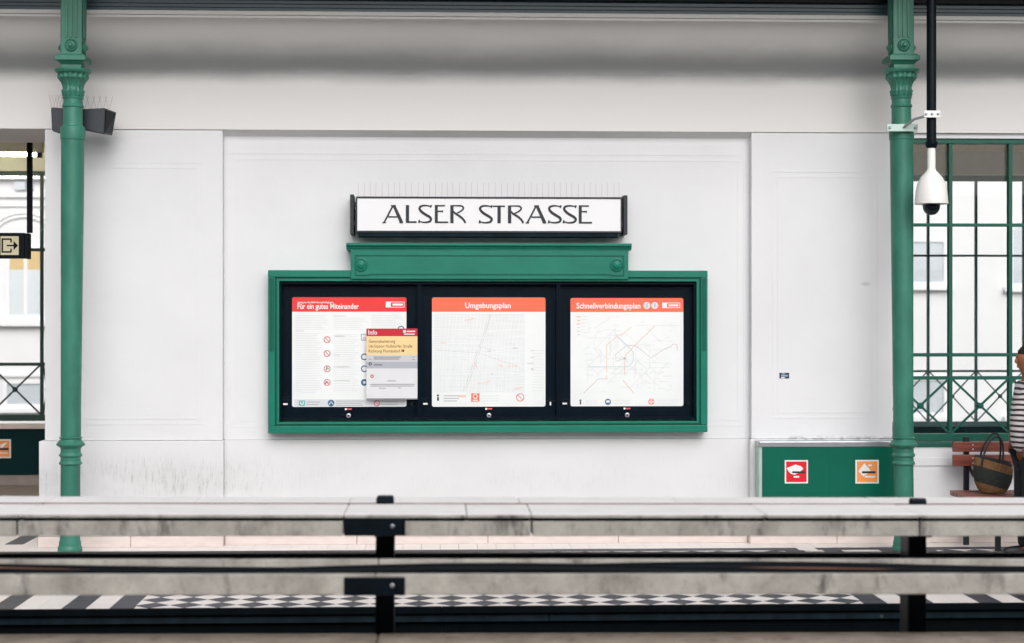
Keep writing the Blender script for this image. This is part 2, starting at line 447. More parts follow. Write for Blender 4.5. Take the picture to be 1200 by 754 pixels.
def text(name, body, mat, parent, x, z, y, height, width, bold=0.0):
    """lettering laid flat on a sheet facing the camera; left end x, foot z, capital height, total width"""
    cu = bpy.data.curves.new(name, 'FONT'); cu.body = body; cu.size = 1.0; cu.offset = bold; cu.resolution_u = 2
    tmp = bpy.data.objects.new('tmp', cu); C.objects.link(tmp)
    dg = bpy.context.evaluated_depsgraph_get(); dg.update()
    me = bpy.data.meshes.new_from_object(tmp.evaluated_get(dg))
    bpy.data.objects.remove(tmp); bpy.data.curves.remove(cu)
    xs = [v.co.x for v in me.vertices]; x0, x1 = min(xs), max(xs)
    kz = height / 0.72; kx = width / (x1 - x0)
    for v in me.vertices:
        v.co = Vector((x + (v.co.x - x0) * kx, y, z + v.co.y * kz))
    me.materials.clear(); me.materials.append(MATS[mat])
    o = bpy.data.objects.new(name, me); C.objects.link(o)
    return adopt(o, parent)
def rounded(x0, x1, z0, z1, r, n=5):
    pts = []
    for cx, cz, a in ((x0 + r, z0 + r, 180), (x1 - r, z0 + r, 270), (x1 - r, z1 - r, 0), (x0 + r, z1 - r, 90)):
        for k in range(n + 1):
            q = R(a + 90 * k / n); pts.append((cx + r * math.cos(q), cz + r * math.sin(q)))
    return pts

# ================================================================== SETTING
TRACK = -0.55
tag(MB().box(-900, 900, -900, 900, -6.2, -6.0).build('ground', 'street_asphalt'), kind='structure')
tag(MB().box(-40, 40, -6, 11.16, -1.2, TRACK).build('track_bed', 'ballast_concrete'), kind='structure')

YR, YP, YF = 14.22, 14.13, 14.115             # recessed wall, pilasters, frieze
YEDGE = 11.08                                  # platform edge
platform = tag(MB().box(-40, 40, YEDGE + 0.024, 14.3, -0.045, -0.012).box(-40, 40, YEDGE + 0.20, 14.3, -1.0, -0.046).build('platform', 'grout'), kind='structure')
# camera-side platform, with unseen wall and canopy added to darken the glass reflections
tag(MB().box(-40, 40, -4.6, 2.6, -1.0, 0.0).build('near_platform', 'hall_floor'), kind='structure')
tag(MB().box(-30, 30, -4.2, -3.9, 0.002, 3.9).build('unseen_near_wall', 'soffit_paint'), kind='structure')
tag(MB().box(-30, 30, -4.6, -1.6, 3.92, 4.1).build('unseen_near_canopy', 'roof_metal'), kind='structure')
# ------------------------------------------------------------------ platform edge
edge = empty('platform_edge', (0, YEDGE, -0.3), 'dark steel and stone edge of the tiled platform above the tracks', 'platform edge')
for i in range(10):
    x0 = -20 + i * 4.0
    box('nosing', 'navy_edge', edge, x0, x0 + 3.998, YEDGE - 0.004, YEDGE + 0.022, -0.046, -0.001, bevel=0.004)
    box('edge_stone', 'edge_grey', edge, x0 + 0.7, x0 + 4.697, YEDGE + 0.03, YEDGE + 0.19, -0.105, -0.047, bevel=0.004)
    box('riser', 'navy_edge', edge, x0, x0 + 3.998, YEDGE + 0.07, YEDGE + 0.19, -0.54, -0.108)

# ------------------------------------------------------------------ platform tiles
T = 0.153; D = T * math.sqrt(2)
FX0, FX1 = -1.99, -1.99 + 22 * D               # the middle chequered field
tile_me = {}
def tile_mesh(kind, mat):
    key = (kind, mat)
    if key not in tile_me:
        g = 0.0016
        if kind == 'sq': q = [(-T / 2 + g, -T / 2 + g), (T / 2 - g, -T / 2 + g), (T / 2 - g, T / 2 - g), (-T / 2 + g, T / 2 - g)]
        else: q = [(0, -D / 2 + g), (D / 2 - g, 0), (0, D / 2 - g), (-D / 2 + g, 0)]
        me = bpy.data.meshes.new('tile')
        me.from_pydata([(x, y, 0) for x, y in q] + [(x, y, -0.011) for x, y in q], [],
                       [(0, 1, 2, 3), (0, 4, 5, 1), (1, 5, 6, 2), (2, 6, 7, 3), (3, 7, 4, 0)])
        me.materials.append(MATS[mat]); tile_me[key] = me
    return tile_me[key]
rest = {'tile_white': MB(), 'tile_dark': MB()}
NT = 0
def tile(kind, mat, x, y, single, dz=None):
    global NT
    dz = random.uniform(-0.0006, 0.0006)
    if single and NT < 298:
        NT += 1
        o = bpy.data.objects.new('tile', tile_mesh(kind, mat)); C.objects.link(o)
        o.location = (x, y, dz); adopt(o, platform)
    else:
        me = tile_mesh(kind, mat)
        rest[mat].add([(v.co.x + x, v.co.y + y, v.co.z + dz) for v in me.vertices], [tuple(p.vertices) for p in me.polygons])
def half(mat, x, y, side):
    g = 0.0016; h = D / 2 - g
    pts = {'l': [(0, -h), (h, 0), (0, h)], 'r': [(0, h), (-h, 0), (0, -h)], 'n': [(-h, 0), (0, -h), (h, 0)], 'f': [(h, 0), (0, h), (-h, 0)]}
    q = {'l': pts['l'], 'r': pts['r'], 'n': pts['f'], 'f': pts['n']}[side]
    rest[mat].add([(x + a, y + b, 0) for a, b in q], [(0, 1, 2)])
YF0 = YEDGE + 0.024                             # where the field starts
def field(x0, n, single):
    nrow = 12
    rest['tile_white'].box(x0, x0 + n * D, YF0, YF0 + nrow * D, -0.009, -0.0045)
    for r in range(nrow):
        for c in range(n):
            x = x0 + (c + 0.5) * D; y = YF0 + (r + 0.5) * D
            inview = single and r < 3
            tile('di', 'tile_dark', x, y, inview)
            if c < n - 1 and r < nrow - 1: tile('di', 'tile_white', x0 + (c + 1) * D, YF0 + (r + 1) * D, single and r < 2)
            if r == 0: half('tile_white', x0 + (c + 1) * D, YF0, 'n') if c < n - 1 else None
            if r == nrow - 1 and c < n - 1: half('tile_white', x0 + (c + 1) * D, YF0 + nrow * D, 'f')
        if r < nrow - 1:
            half('tile_white', x0, YF0 + (r + 1) * D, 'l'); half('tile_white', x0 + n * D, YF0 + (r + 1) * D, 'r')
    return YF0 + nrow * D
yend = field(FX0, 22, True)
field(FX0 - 12 * T - 11 * D, 11, False)
XR0 = FX1 + 8 * T
field(XR0, 11, False)
# bands of dark and white tiles between the fields, under the columns
def band(x0, cols):
    for c, k in enumerate(cols):
        n = int((yend - YF0) / T + 0.5)
        for r in range(n):
            tile('sq', 'tile_dark' if k == 'd' else 'tile_white', x0 + (c + 0.5) * T, YF0 + (r + 0.5) * (yend - YF0) / n, r < 2)
band(FX1, 'dwdwwdwd')
band(FX0 - 12 * T, 'dwwwdwdwwdwd')
# the dark line and the three white rows along the wall
nx = 90
for i in range(nx):
    x = -6.9 + (i + 0.5) * T
    for r in range(3):
        single = r == 0 and -3.6 < x < 4.3
        tile('sq', 'tile_white', x, YR + 0.09 - (r + 0.5) * T, single)
    dark = not (FX1 + T < x < FX1 + 2 * T)
    tile('sq', 'tile_dark' if dark else 'tile_white', x, YR + 0.09 - 3.5 * T, -3.0 < x < 4.1 and i % 2 == 0)
# the paving runs on through the open bay into the hall
for i in range(26):
    x = -3.32 - (i + 0.5) * T
    for r in range(15):
        dk = i == 1 or (i > 2 and (i + r) % 2)
        tile('sq', 'tile_dark' if dk else 'tile_white', x, 14.31 + (r + 0.5) * T, False)
for m, b in rest.items():
    o = b.build('tile_paving', m, platform); o['kind'] = 'stuff'
hall_floor = tag(MB().box(-9, 10, 14.3, 19.95, -0.3, -0.012).build('hall_floor', 'hall_floor'), kind='structure')

# ================================================================== STATION BUILDING
B = empty('station_building', (0, 16.5, 0), 'white plastered station building with recessed panel, pilasters and green windows', 'building')
XL, XRR = -9.0, 10.0
uPL0, uPL1, uPR0, uPR1 = 52.5, 261, 880.5, 1046
xPL0, xPL1 = PX(uPL0, YP), PX(uPL1, YP)
xPR0, xPR1 = PX(uPR0, YP), PX(uPR1, YP)
Z_FR = PZ(153.5, YF, 600)                       # underside of frieze
Z_DADO = PZ(514.5, YR, 600)
Z_PL = PZ(626, YP, 600)                         # top of the stone plinth, hidden behind the troughs
Z_C0, Z_CEIL = PZ(88, YF, 600), 4.335
def frame_lines(x0, x1, z0, z1, y, w=0.012, d=0.0022, gap=0.05, name='panel_moulding'):
    for g in (0, gap):
        b = MB()
        a0, a1, c0, c1 = x0 + g, x1 - g, z0 + g, z1 - g
        b.box(a0, a1, y - d, y, c0, c0 + w); b.box(a0, a1, y - d, y, c1 - w, c1)
        b.box(a0, a0 + w, y - d, y, c0 + w, c1 - w); b.box(a1 - w, a1, y - d, y, c0 + w, c1 - w)
        b.build(name, 'wall_white', B)
# recessed middle wall with a sloped head
box('wall_panel', 'wall_white', B, xPL1, xPR0, YR, YR + 0.16, Z_DADO, Z_FR - 0.045)
MB().sweep_x([(YF + 0.012, Z_FR), (YR, Z_FR - 0.045), (YR + 0.16, Z_FR - 0.045), (YR + 0.16, Z_FR)], xPL1 + 0.001, xPR0 - 0.001).build('sloped_head', 'frieze_white', B)
box('dado', 'wall_foot', B, xPL1, xPR0, YR - 0.012, YR + 0.16, Z_PL, Z_DADO - 0.002)
frame_lines(PX(268, YR), PX(873, YR), Z_DADO + 0.10, PZ(180, YR), YR)
for (a, b, g0, g1) in ((xPL0, xPL1, 46, 262), (xPR0, xPR1, 879, 1048)):
    box('pilaster', 'wall_white', B, a, b, YP, YR + 0.16, Z_DADO, Z_FR, bevel=0.006)
    box('pilaster_foot', 'wall_foot', B, PX(g0, YP), PX(g1, YP), YP - 0.014, YR + 0.16, Z_PL, Z_DADO - 0.002, bevel=0.006)
frame_lines(PX(92, YP), PX(239, YP), Z_DADO + 0.13, PZ(191, YP), YP, 0.014, 0.0025, 0.045)
frame_lines(PX(905, YP), PX(1030, YP), Z_DADO + 0.17, PZ(199, YP), YP, 0.014, 0.0025, 0.045)
# stone plinth, block by block
def plinth(xa, xb, y, n):
    w = (xb - xa) / n
    for i in range(n):
        box('plinth_stone', 'stone_pink', B, xa + i * w + 0.0015, xa + (i + 1) * w - 0.0015, y, YR + 0.16, 0.0, Z_PL - 0.001, bevel=0.005)
plinth(PX(45, YP), PX(262, YP), YP - 0.03, 2)
plinth(PX(262, YP) + 0.001, PX(876, YR) - 0.001, YR - 0.02, 4)
plinth(PX(876, YR), 4.02, YP - 0.03, 2)
# frieze and cornice
box('frieze', 'banded_white', B, XL, XRR, YF, YF + 0.9, Z_FR, Z_C0)
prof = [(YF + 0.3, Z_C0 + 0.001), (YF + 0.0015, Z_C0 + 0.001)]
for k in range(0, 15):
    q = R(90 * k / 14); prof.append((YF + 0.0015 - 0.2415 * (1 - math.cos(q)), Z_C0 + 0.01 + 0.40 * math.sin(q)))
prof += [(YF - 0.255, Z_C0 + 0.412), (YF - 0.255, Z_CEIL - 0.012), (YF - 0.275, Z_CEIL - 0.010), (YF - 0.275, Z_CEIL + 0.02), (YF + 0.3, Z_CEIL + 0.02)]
MB().sweep_x(prof, XL, XRR).build('cornice', 'banded_white', B, smooth=35)
# hall: side partitions, ceiling boards, back wall
box('lintel_beam', 'frieze_white', B, XL, -3.1, YF + 0.9, YF + 1.1, Z_FR, Z_C0)
ZROOF = 4.80
for x in (XL - 0.2, XRR): box('end_wall', 'wall_white', B, x, x + 0.2, YR - 0.1, 19.9, -0.3, ZROOF - 0.001)
ZHC = 3.83
for i in range(16):
    y = 15.25 + i * 0.28
    box('ceiling_board', 'cream_paint', B, XL, XRR, y, y + 0.272, ZHC, ZHC + 0.02)
YB = 19.7
ZB1 = PZ(210, YB, 1130)                         # head of the back windows
wx = [(-8.7, PX(62, YB)), (4.55, 9.7)]
box('back_wall', 'hall_wall', B, XL, XRR, YB - 0.05, YB + 0.25, ZB1 + 0.05, ZROOF - 0.001)
box('back_wall', 'hall_wall', B, wx[0][1], wx[1][0], YB - 0.05, YB + 0.25, -0.3, ZB1 + 0.05)
box('back_wall', 'hall_wall', B, XL, wx[0][0], YB - 0.05, YB + 0.25, -0.3, ZB1 + 0.05)
box('back_wall', 'hall_wall', B, wx[1][1], XRR, YB - 0.05, YB + 0.25, -0.3, ZB1 + 0.05)
# boarded fascia over the cove, girder and roof with open eaves
ZROOF = 4.80
YFB = YF - 0.262
for i in range(5):
    z = Z_CEIL - 0.012 + i * 0.031
    box('fascia_board', 'soffit_paint', B, XL, XRR, YFB + random.uniform(-0.002, 0.002), YFB + 0.03, z, z + 0.0295, bevel=0.003)
box('girder', 'navy_steel', B, XL, XRR, YFB - 0.05, YFB - 0.004, 4.452, ZROOF - 0.001)
box('upper_wall', 'wall_white', B, XL, XRR, YF + 0.05, YF + 0.25, Z_CEIL + 0.021, ZROOF - 0.001)
box('roof', 'roof_metal', B, XL - 0.3, XRR + 0.3, 12.42, 20.3, ZROOF, ZROOF + 0.12)
# ------------------------------------------------------------------ windows
def window(parent, xs, z_top, z_bot, y, transoms, rail, mat, w, d, label, brace=True, sill=None, top_w=None):
    x0, x1 = xs[0], xs[-1]
    f = MB(); tw = top_w or w * 1.2
    f.box(x0, x1, y - d / 2, y + d / 2, z_top, z_top + tw)
    o = f.build('window', mat, parent, bevel=0.004); o['label'] = label
    box('bottom_rail', mat, o, x0, x1, y - d / 2, y + d / 2, z_bot - w * 2.0, z_bot, bevel=0.004)
    for x in xs: box('mullion', mat, o, x - w / 2, x + w / 2, y - d * 0.42, y + d * 0.42, z_bot, z_top, bevel=0.003)
    for z, k in transoms: box('transom', mat, o, x0, x1, y - d * 0.36, y + d * 0.36, z - w * k / 2, z + w * k / 2, bevel=0.003)
    if brace:
        zr = rail
        for a, b in zip(xs[:-1], xs[1:]):
            MB().bar((a + w / 2, y - d * 0.2, z_bot + 0.01), (b - w / 2, y - d * 0.2, zr - w * 0.3), w * 0.55, d * 0.24).build('cross_brace', mat, o)
            MB().bar((a + w / 2, y - d * 0.19, zr - w * 0.3), (b - w / 2, y - d * 0.19, z_bot + 0.01), w * 0.55, d * 0.2).build('cross_brace', mat, o)
            MB().disc_y((a + b) / 2, y - d * 0.1, (zr + z_bot) / 2, [(w * 0.85, 0.0), (w * 0.85, d * 0.3), (w * 0.5, d * 0.4)], 16).build('boss', mat, o)
    zs = sorted([z_bot] + [z for z, k in transoms if z > (rail or 0) - 0.001] + [z_top])
    for a, b in zip(xs[:-1], xs[1:]):
        for c, e in zip(zs[:-1], zs[1:]):
            MB().box(a + w / 2 - 0.004, b - w / 2 + 0.004, y + d * 0.30, y + d * 0.30 + 0.005, c, e).build('pane', 'pane_glass', o)
    return o
# front window right of the column
YW = 14.20
p = PX(1183, YW) - PX(1113, YW)
fx = [PX(1113, YW) + k * p for k in range(-1, 8)]
zt, zb = PZ(169, YW, 1130), PZ(508, YW, 1130)
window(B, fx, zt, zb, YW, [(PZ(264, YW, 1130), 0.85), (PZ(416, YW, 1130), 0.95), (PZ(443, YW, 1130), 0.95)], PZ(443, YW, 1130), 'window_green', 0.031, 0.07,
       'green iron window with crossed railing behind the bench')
box('window_jamb_wall', 'wall_white', B, xPR1, fx[0] - 0.0, YP + 0.03, YR + 0.16, 0.0, Z_FR)
box('window_head', 'wall_white', B, fx[0], XRR, YP + 0.02, YR + 0.16, zt + 0.042, Z_FR)
box('sill_board', 'window_green', B, fx[0] + 0.002, XRR, YP + 0.0, YR + 0.1, PZ(523, YW, 1130), zb - 0.070, bevel=0.006)
zs0 = PZ(523, YW, 1130)
box('sill_wall', 'wall_white', B, fx[0], XRR, YP + 0.02, YR + 0.16, 0.12, zs0 - 0.001)
box('sill_moulding', 'wall_white', B, fx[0], XRR, YP + 0.008, YP + 0.019, PZ(545, YW, 1130), PZ(536, YW, 1130))
for i in range(4): box('plinth_stone', 'stone_pink', B, 4.025 + i * 1.45, 4.025 + i * 1.45 + 1.446, YP - 0.01, YR + 0.16, 0, 0.119, bevel=0.005)
# back windows
pb = PX(1143, YB) - PX(1087, YB)
bx = [PX(1087, YB) + k * pb for k in range(-2, 7)]
zbt, zbb = ZB1, PZ(494, YB, 1130)
window(B, bx, zbt - 0.03, zbb, YB - 0.02, [(PZ(300, YB, 1130), 0.9), (PZ(435, YB, 1130), 0.9)], PZ(435, YB, 1130), 'window_hazed', 0.028, 0.05,
       'thin dark glazing bars of the far hall window', top_w=0.07)
box('apron_panel', 'panel_dark', B, wx[1][0], wx[1][1], YB - 0.03, YB + 0.1, 0.0, zbb - 0.06)
zr = PZ(427, YB, 20)
xb1 = PX(49.6, YB); pl = 0.60
lx = [xb1 - k * pl for k in range(6, -1, -1)] + [xb1 + 0.13]
zlb = PZ(486, YB, 20)
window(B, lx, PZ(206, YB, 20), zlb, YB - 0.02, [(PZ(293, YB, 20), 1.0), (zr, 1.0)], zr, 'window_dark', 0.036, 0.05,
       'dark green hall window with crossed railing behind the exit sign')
box('sill_ledge', 'stone_pink', B, wx[0][0], wx[0][1], YB - 0.12, YB + 0.1, PZ(502, YB, 20), PZ(497, YB, 20))
box('apron_panel', 'panel_dark', B, wx[0][0], wx[0][1], YB - 0.06, YB + 0.1, PZ(556, YB, 20), PZ(502.5, YB, 20))
box('apron_foot', 'hall_floor', B, wx[0][0], wx[0][1], YB - 0.04, YB + 0.1, -0.1, PZ(556.5, YB, 20))

# ================================================================== HOUSE ACROSS THE STREET
YH = 36.0
H = empty('townhouse', (0, YH, -6), 'pale plastered townhouse across the street seen through the station windows', 'building')
box('wall', 'facade_white', H, -26, 26, YH, YH + 10, -6, 14)
def house_window(u0, u1, v0, v1, u, blind, split=True, frame_w=0.07, upper=None):
    x0, x1 = PX(u0, YH), PX(u1, YH); z0, z1 = PZ(v1, YH, u), PZ(v0, YH, u)
    y = YH - 0.06
    f = MB(); w = frame_w
    f.box(x0 - w, x1 + w, y, YH + 0.02, z1, z1 + w); f.box(x0 - w, x1 + w, y, YH + 0.02, z0 - w, z0)
    f.box(x0 - w, x0, y, YH + 0.02, z0, z1); f.box(x1, x1 + w, y, YH + 0.02, z0, z1)
    if split: f.box((x0 + x1) / 2 - w / 2, (x0 + x1) / 2 + w / 2, y + 0.01, YH + 0.02, z0, z1)
    o = f.build('window', 'facade_trim', H)
    box('blind', blind, o, x0, x1, YH - 0.02, YH - 0.012, z0, z1)
    if upper: box('blind', upper, o, x0, x1, YH - 0.024, YH - 0.0205, z1 - (z1 - z0) * 0.3, z1)
    box('pane', 'pane_glass', o, x0, x1, YH - 0.04, YH - 0.034, z0, z1)
    box('sill', 'facade_trim', o, x0 - 0.2, x1 + 0.2, YH - 0.16, YH - 0.001, z0 - w - 0.1, z0 - w - 0.001)
house_window(12, 49, 293, 370, 20, 'blind_white', upper='blind_yellow')
house_window(9, 50, 450, 474, 20, 'blind_grey', split=False)
house_window(1068, 1105, 284, 331, 1090, 'blind_grey', split=False)
house_window(1068, 1105, 446, 484, 1090, 'blind_grey', split=False)
house_window(1186, 1222, 262, 333, 1190, 'blind_grey', split=False)
house_window(1186, 1222, 448, 484, 1190, 'blind_grey', split=False)
house_window(-60, -24, 293, 370, 20, 'blind_grey')
house_window(1290, 1326, 262, 333, 1190, 'blind_grey')
for v, h, d in ((208, 0.10, 0.16), (230, 0.06, 0.08), (241, 0.05, 0.05), (379, 0.12, 0.18), (440, 0.06, 0.08)):
    z = PZ(v, YH, 20); box('string_course', 'facade_trim', H, -26, PX(300, YH), YH - d, YH - 0.001, z - h / 2, z + h / 2)
for rr in (0.86, 0.78):
    MB().tube([(PX(28, YH) + rr * math.cos(R(a)), YH - 0.03, PZ(298, YH, 20) + rr * math.sin(R(a))) for a in range(10, 171, 8)], 0.03, 8).build('window_arch', 'facade_trim', H)
vz = PZ(218, YH, 20)
MB().box(PX(18, YH), PX(31, YH), YH - 0.1, YH - 0.001, vz - 0.09, vz + 0.08).build('vent_box', 'blind_grey', H)
MB().box(PX(33, YH), PX(40, YH), YH - 0.1, YH - 0.001, vz - 0.09, vz + 0.08).build('vent_box', 'blind_grey', H)

# ================================================================== CAST IRON COLUMNS
YC = 13.55
def column(uc, label, lean):
    cx = PX(uc, YC)
    K = 13.55 / 2000 * (0.989 if uc < 600 else 1.012)    # metres for one unit of the survey at this depth
    Z = lambda v: PZ(v, YC, uc)
    o = empty('iron_column', (cx, YC, 0), label, 'column', 'cast iron platform columns')
    sh = MB()
    prof = [(12.0, 655), (12.0, 650)]
    pr = [(13.8, 649), (14.2, 644), (13.8, 641), (12.6, 639), (12.8, 636), (11.6, 632), (11.5, 620), (11.3, 546)]
    pr += [(11.4, 545), (13.0, 544.2), (13.4, 543), (12.6, 541.5), (11.6, 540), (11.6, 536), (12.8, 535), (13.4, 533.5), (12.6, 532), (11.7, 530.5), (11.6, 526),
           (13.0, 524), (16.2, 522), (16.6, 520.5), (15.0, 518.5), (12.4, 515.5), (12.0, 514.5), (13.3, 513.6), (13.5, 512.8), (11.8, 511.8)]
    pr += [(11.7, 480), (12.4, 360), (13.2, 240), (13.5, 166), (13.6, 164.4), (14.3, 164.2), (14.4, 163.5), (14.4, 151), (14.2, 149.6), (13.6, 149), (11.8, 147.6), (11.6, 146)]
    sh.lathe([(max(r, .1) * K, max(Z(v), 0.002)) for r, v in pr], cx, YC, 40).build('shaft', 'iron_green', o, smooth=24)
    cp = [(11.5, 146), (11.3, 127), (12.4, 126), (12.6, 124.5), (12.0, 123.2), (11.2, 122), (11.2, 117), (12.0, 116), (12.3, 114.5), (11.5, 113.5)]
    MB().lathe([(r * K, Z(v)) for r, v in cp], cx, YC, 40).build('neck', 'iron_green', o, smooth=24)
    bell = [(11.6, 113.4, .0), (12.4, 112, .05), (12.2, 109, .06), (13.2, 107.5, .05), (11.5, 105, .03), (12.2, 101, .04), (13.6, 97, .05), (16.0, 94, .04), (18.0, 92.5, .0), (17.4, 91, .06), (16.8, 88.5, .07), (18.0, 87, .0)]
    MB().lathe([(r * K, Z(v)) for r, v, l in bell], cx, YC, 96, [l for r, v, l in bell]).build('bell', 'iron_green', o, smooth=60)
    ab = [(18.0, 87), (20.0, 86), (21.6, 83.5), (21.6, 82.2), (19.0, 81.5), (12.0, 81)]
    MB().lathe([(r * K, Z(v)) for r, v in ab], cx, YC, 40).build('abacus', 'iron_green', o, smooth=24)
    pm = MB()
    def sq(hw0, v0, hw1, v1):
        vs = []
        for hw, v in ((hw0, v0), (hw1, v1)):
            q = hw * K; z = Z(v); vs += [(cx - q, YC - q, z), (cx + q, YC - q, z), (cx + q, YC + q, z), (cx - q, YC + q, z)]
        pm.add(vs, [(0, 3, 2, 1), (4, 5, 6, 7), (0, 1, 5, 4), (1, 2, 6, 5), (2, 3, 7, 6), (3, 0, 4, 7)])
    sq(11.6, 81.2, 11.6, 77); sq(12, 77.2, 16.2, 73); sq(17.8, 73, 17.8, 67.5); sq(16.6, 67.6, 15.2, 65.5)
    pm.build('plinth', 'iron_green', o, bevel=0.003)
    q = 12.3 * K
    box('post', 'iron_green', o, cx - q, cx + q, YC - q, YC + q, Z(66), ZROOF - 0.002, bevel=0.006)
    for k in (-1, 0, 1):
        x = cx + k * 5.4 * K
        box('fillet', 'iron_green', o, x - 1.5 * K, x + 1.5 * K, YC - q - 0.009, YC - q - 0.0005, Z(46), ZROOF - 0.002, bevel=0.003)
        for s in (-1, 1):
            box('fillet', 'iron_green', o, cx + s * (q + 0.005) - 0.0045, cx + s * (q + 0.005) + 0.0045, YC + k * 5.4 * K - 1.5 * K, YC + k * 5.4 * K + 1.5 * K, Z(46), ZROOF - 0.002, bevel=0.003)
    zz = Z(55)
    MB().disc_y(cx, YC - q - 0.0005, zz, [(7.3 * K, 0), (7.3 * K, .010), (6.2 * K, .016), (5.2 * K, .010), (4.6 * K, .010), (4.4 * K, .020), (2.6 * K, .024), (2.4 * K, .038), (1.4 * K, .043)], 24).build('rosette', 'iron_green', o, smooth=35)
    for s in (-1, 1):
        m = MB()
        prf = [(7 * K, 0), (7 * K, .010), (5.0 * K, .016), (3.0 * K, .022), (2.2 * K, .032)]
        base = len(m.v)
        for r, d in prf:
            for k in range(20):
                a = 2 * math.pi * k / 20; m.v.append((cx + s * (q + d), YC + r * math.cos(a), zz - 0.01 + r * math.sin(a)))
        for i in range(len(prf) - 1):
            for k in range(20): m.f.append((i * 20 + k, i * 20 + (k + 1) % 20, (i + 1) * 20 + (k + 1) % 20, (i + 1) * 20 + k))
        m.f.append(tuple(range(80, 100)))
        m.build('rosette', 'iron_green', o, smooth=35)
    o.rotation_euler = (0, lean, 0)
    return o, cx, K, Z
colL, cxL, KL, ZL = column(82.0, 'green cast iron column carrying two black loudspeakers', R(0.38))
colR, cxR, KR, ZR = column(1059.5, 'green cast iron column beside the dome camera, in front of the utility cabinet', R(-0.36))

# ------------------------------------------------------------------ loudspeakers on the far side of the first column
def speaker(u_in, u_out, vt_in, vt_out, vb_in, vb_out, Y0, side_u, low_u, label):
    xi, xo = PX(u_in, Y0), PX(u_out, Y0)
    zti, zto, zbi, zbo = PZ(vt_in, Y0, 84), PZ(vt_out, Y0, 84), PZ(vb_in, Y0, 84), PZ(vb_out, Y0, 84)
    s = 1 if xo > xi else -1
    c = Vector(((xi + xo) / 2, Y0 + 0.1, zbi))
    o = empty('loudspeaker', c, label, 'loudspeaker', 'loudspeakers behind the column')
    xm = PX(side_u, Y0)
    vs = [(xi, Y0, zbi), (xm + (PX(low_u, Y0) - xo) * 0.25, Y0, zbo), (xm, Y0, zto), (xi, Y0, zti)]
    vs += [(xi, Y0 + 0.16, zbi), (PX(low_u, Y0), Y0 + 0.2, zbo + 0.012), (xo + s * 0.0, Y0 + 0.2, zto - 0.01), (xi, Y0 + 0.16, zti)]
    MB().add(vs, [(0, 1, 2, 3), (4, 7, 6, 5), (0, 4, 5, 1), (1, 5, 6, 2), (2, 6, 7, 3), (3, 7, 4, 0)]).build('housing', 'speaker_black', o, bevel=0.006)
    # grille face
    a, b_, c_, d_ = [Vector(vs[i]) for i in (1, 5, 6, 2)]
    n = (b_ - a).cross(d_ - a).normalized() * 0.004
    if n.x * s < 0: n = -n
    ctr = (a + b_ + c_ + d_) / 4
    q = [ctr + (v - ctr) * 0.86 + n for v in (a, b_, c_, d_)]
    MB().add(q, [(0, 1, 2, 3)]).build('grille', 'navy_steel', o)
    box('mount', 'navy_steel', o, xi - s * 0.04, xi, Y0 + 0.06, Y0 + 0.1, zbi + 0.03, zti - 0.02)
    for k in range(5):
        x = xi + (xo - xi) * (0.05 + 0.2 * k)
        ln = 0.115
        for d in (-1, 1):
            MB().tube([(x, Y0 + 0.07, zti - 0.004), (x + d * 0.028, Y0 + 0.07 + d * 0.02, zti + ln)], 0.0013, 5).build('bird_spike', 'wire', o)
    return o
YS = 13.70
speaker(74, 57, 127, 126, 158, 154, YS, 60, 62, 'black loudspeaker pointing away from the sign behind the column')
speaker(95, 131, 128, 126.5, 151, 157.5, YS, 123, 126, 'black loudspeaker pointing along the wall towards the station sign')

# ------------------------------------------------------------------ dome camera on its pole
YD = 13.25
Zd = lambda v: PZ(v, YD, 1092)
xd = PX(1091.5, YD); kd = YD / 2000 * 1.01
D_ = empty('dome_camera', (xd, YD, Zd(250)), 'white dome security camera hanging from a black ceiling pole', 'security camera')
MB().lathe([(5.6 * kd, Zd(166)), (5.6 * kd, ZROOF - 0.001)], xd, YD, 24).build('pole', 'navy_steel', D_, smooth=35)
MB().lathe([(5.0 * kd, Zd(174)), (6.4 * kd, Zd(172)), (7.2 * kd, Zd(169)), (7.2 * kd, Zd(166.5)), (5.6 * kd, Zd(165.5))], xd, YD, 24).build('collar', 'navy_steel', D_, smooth=35)
hs = [(18.8, 239), (19.2, 238), (19.0, 234), (18.2, 224), (16.2, 215), (12.5, 208), (8.0, 203), (5.4, 200), (4.7, 197), (4.6, 172)]
MB().lathe([(r * kd, Zd(v)) for r, v in hs], xd, YD, 36).build('housing', 'plastic_white', D_, smooth=50)
MB().lathe([(18.9 * kd, Zd(239.6)), (19.5 * kd, Zd(239.2)), (19.5 * kd, Zd(237.2)), (18.9 * kd, Zd(237))], xd, YD, 36).build('rim', 'plastic_white', D_, smooth=35)
dm = [(0.8, 252.3), (4.5, 251.5), (7.4, 249.2), (9.3, 246), (10.0, 242.5), (10.0, 239.5)]
MB().lathe([(r * kd, Zd(v)) for r, v in dm], xd, YD, 28).build('dome', 'dome_black', D_, smooth=60)
box('latch', 'navy_steel', D_, PX(1074.6, YD), PX(1076.2, YD), YD - 0.01, YD + 0.01, Zd(239.5), Zd(235.5))
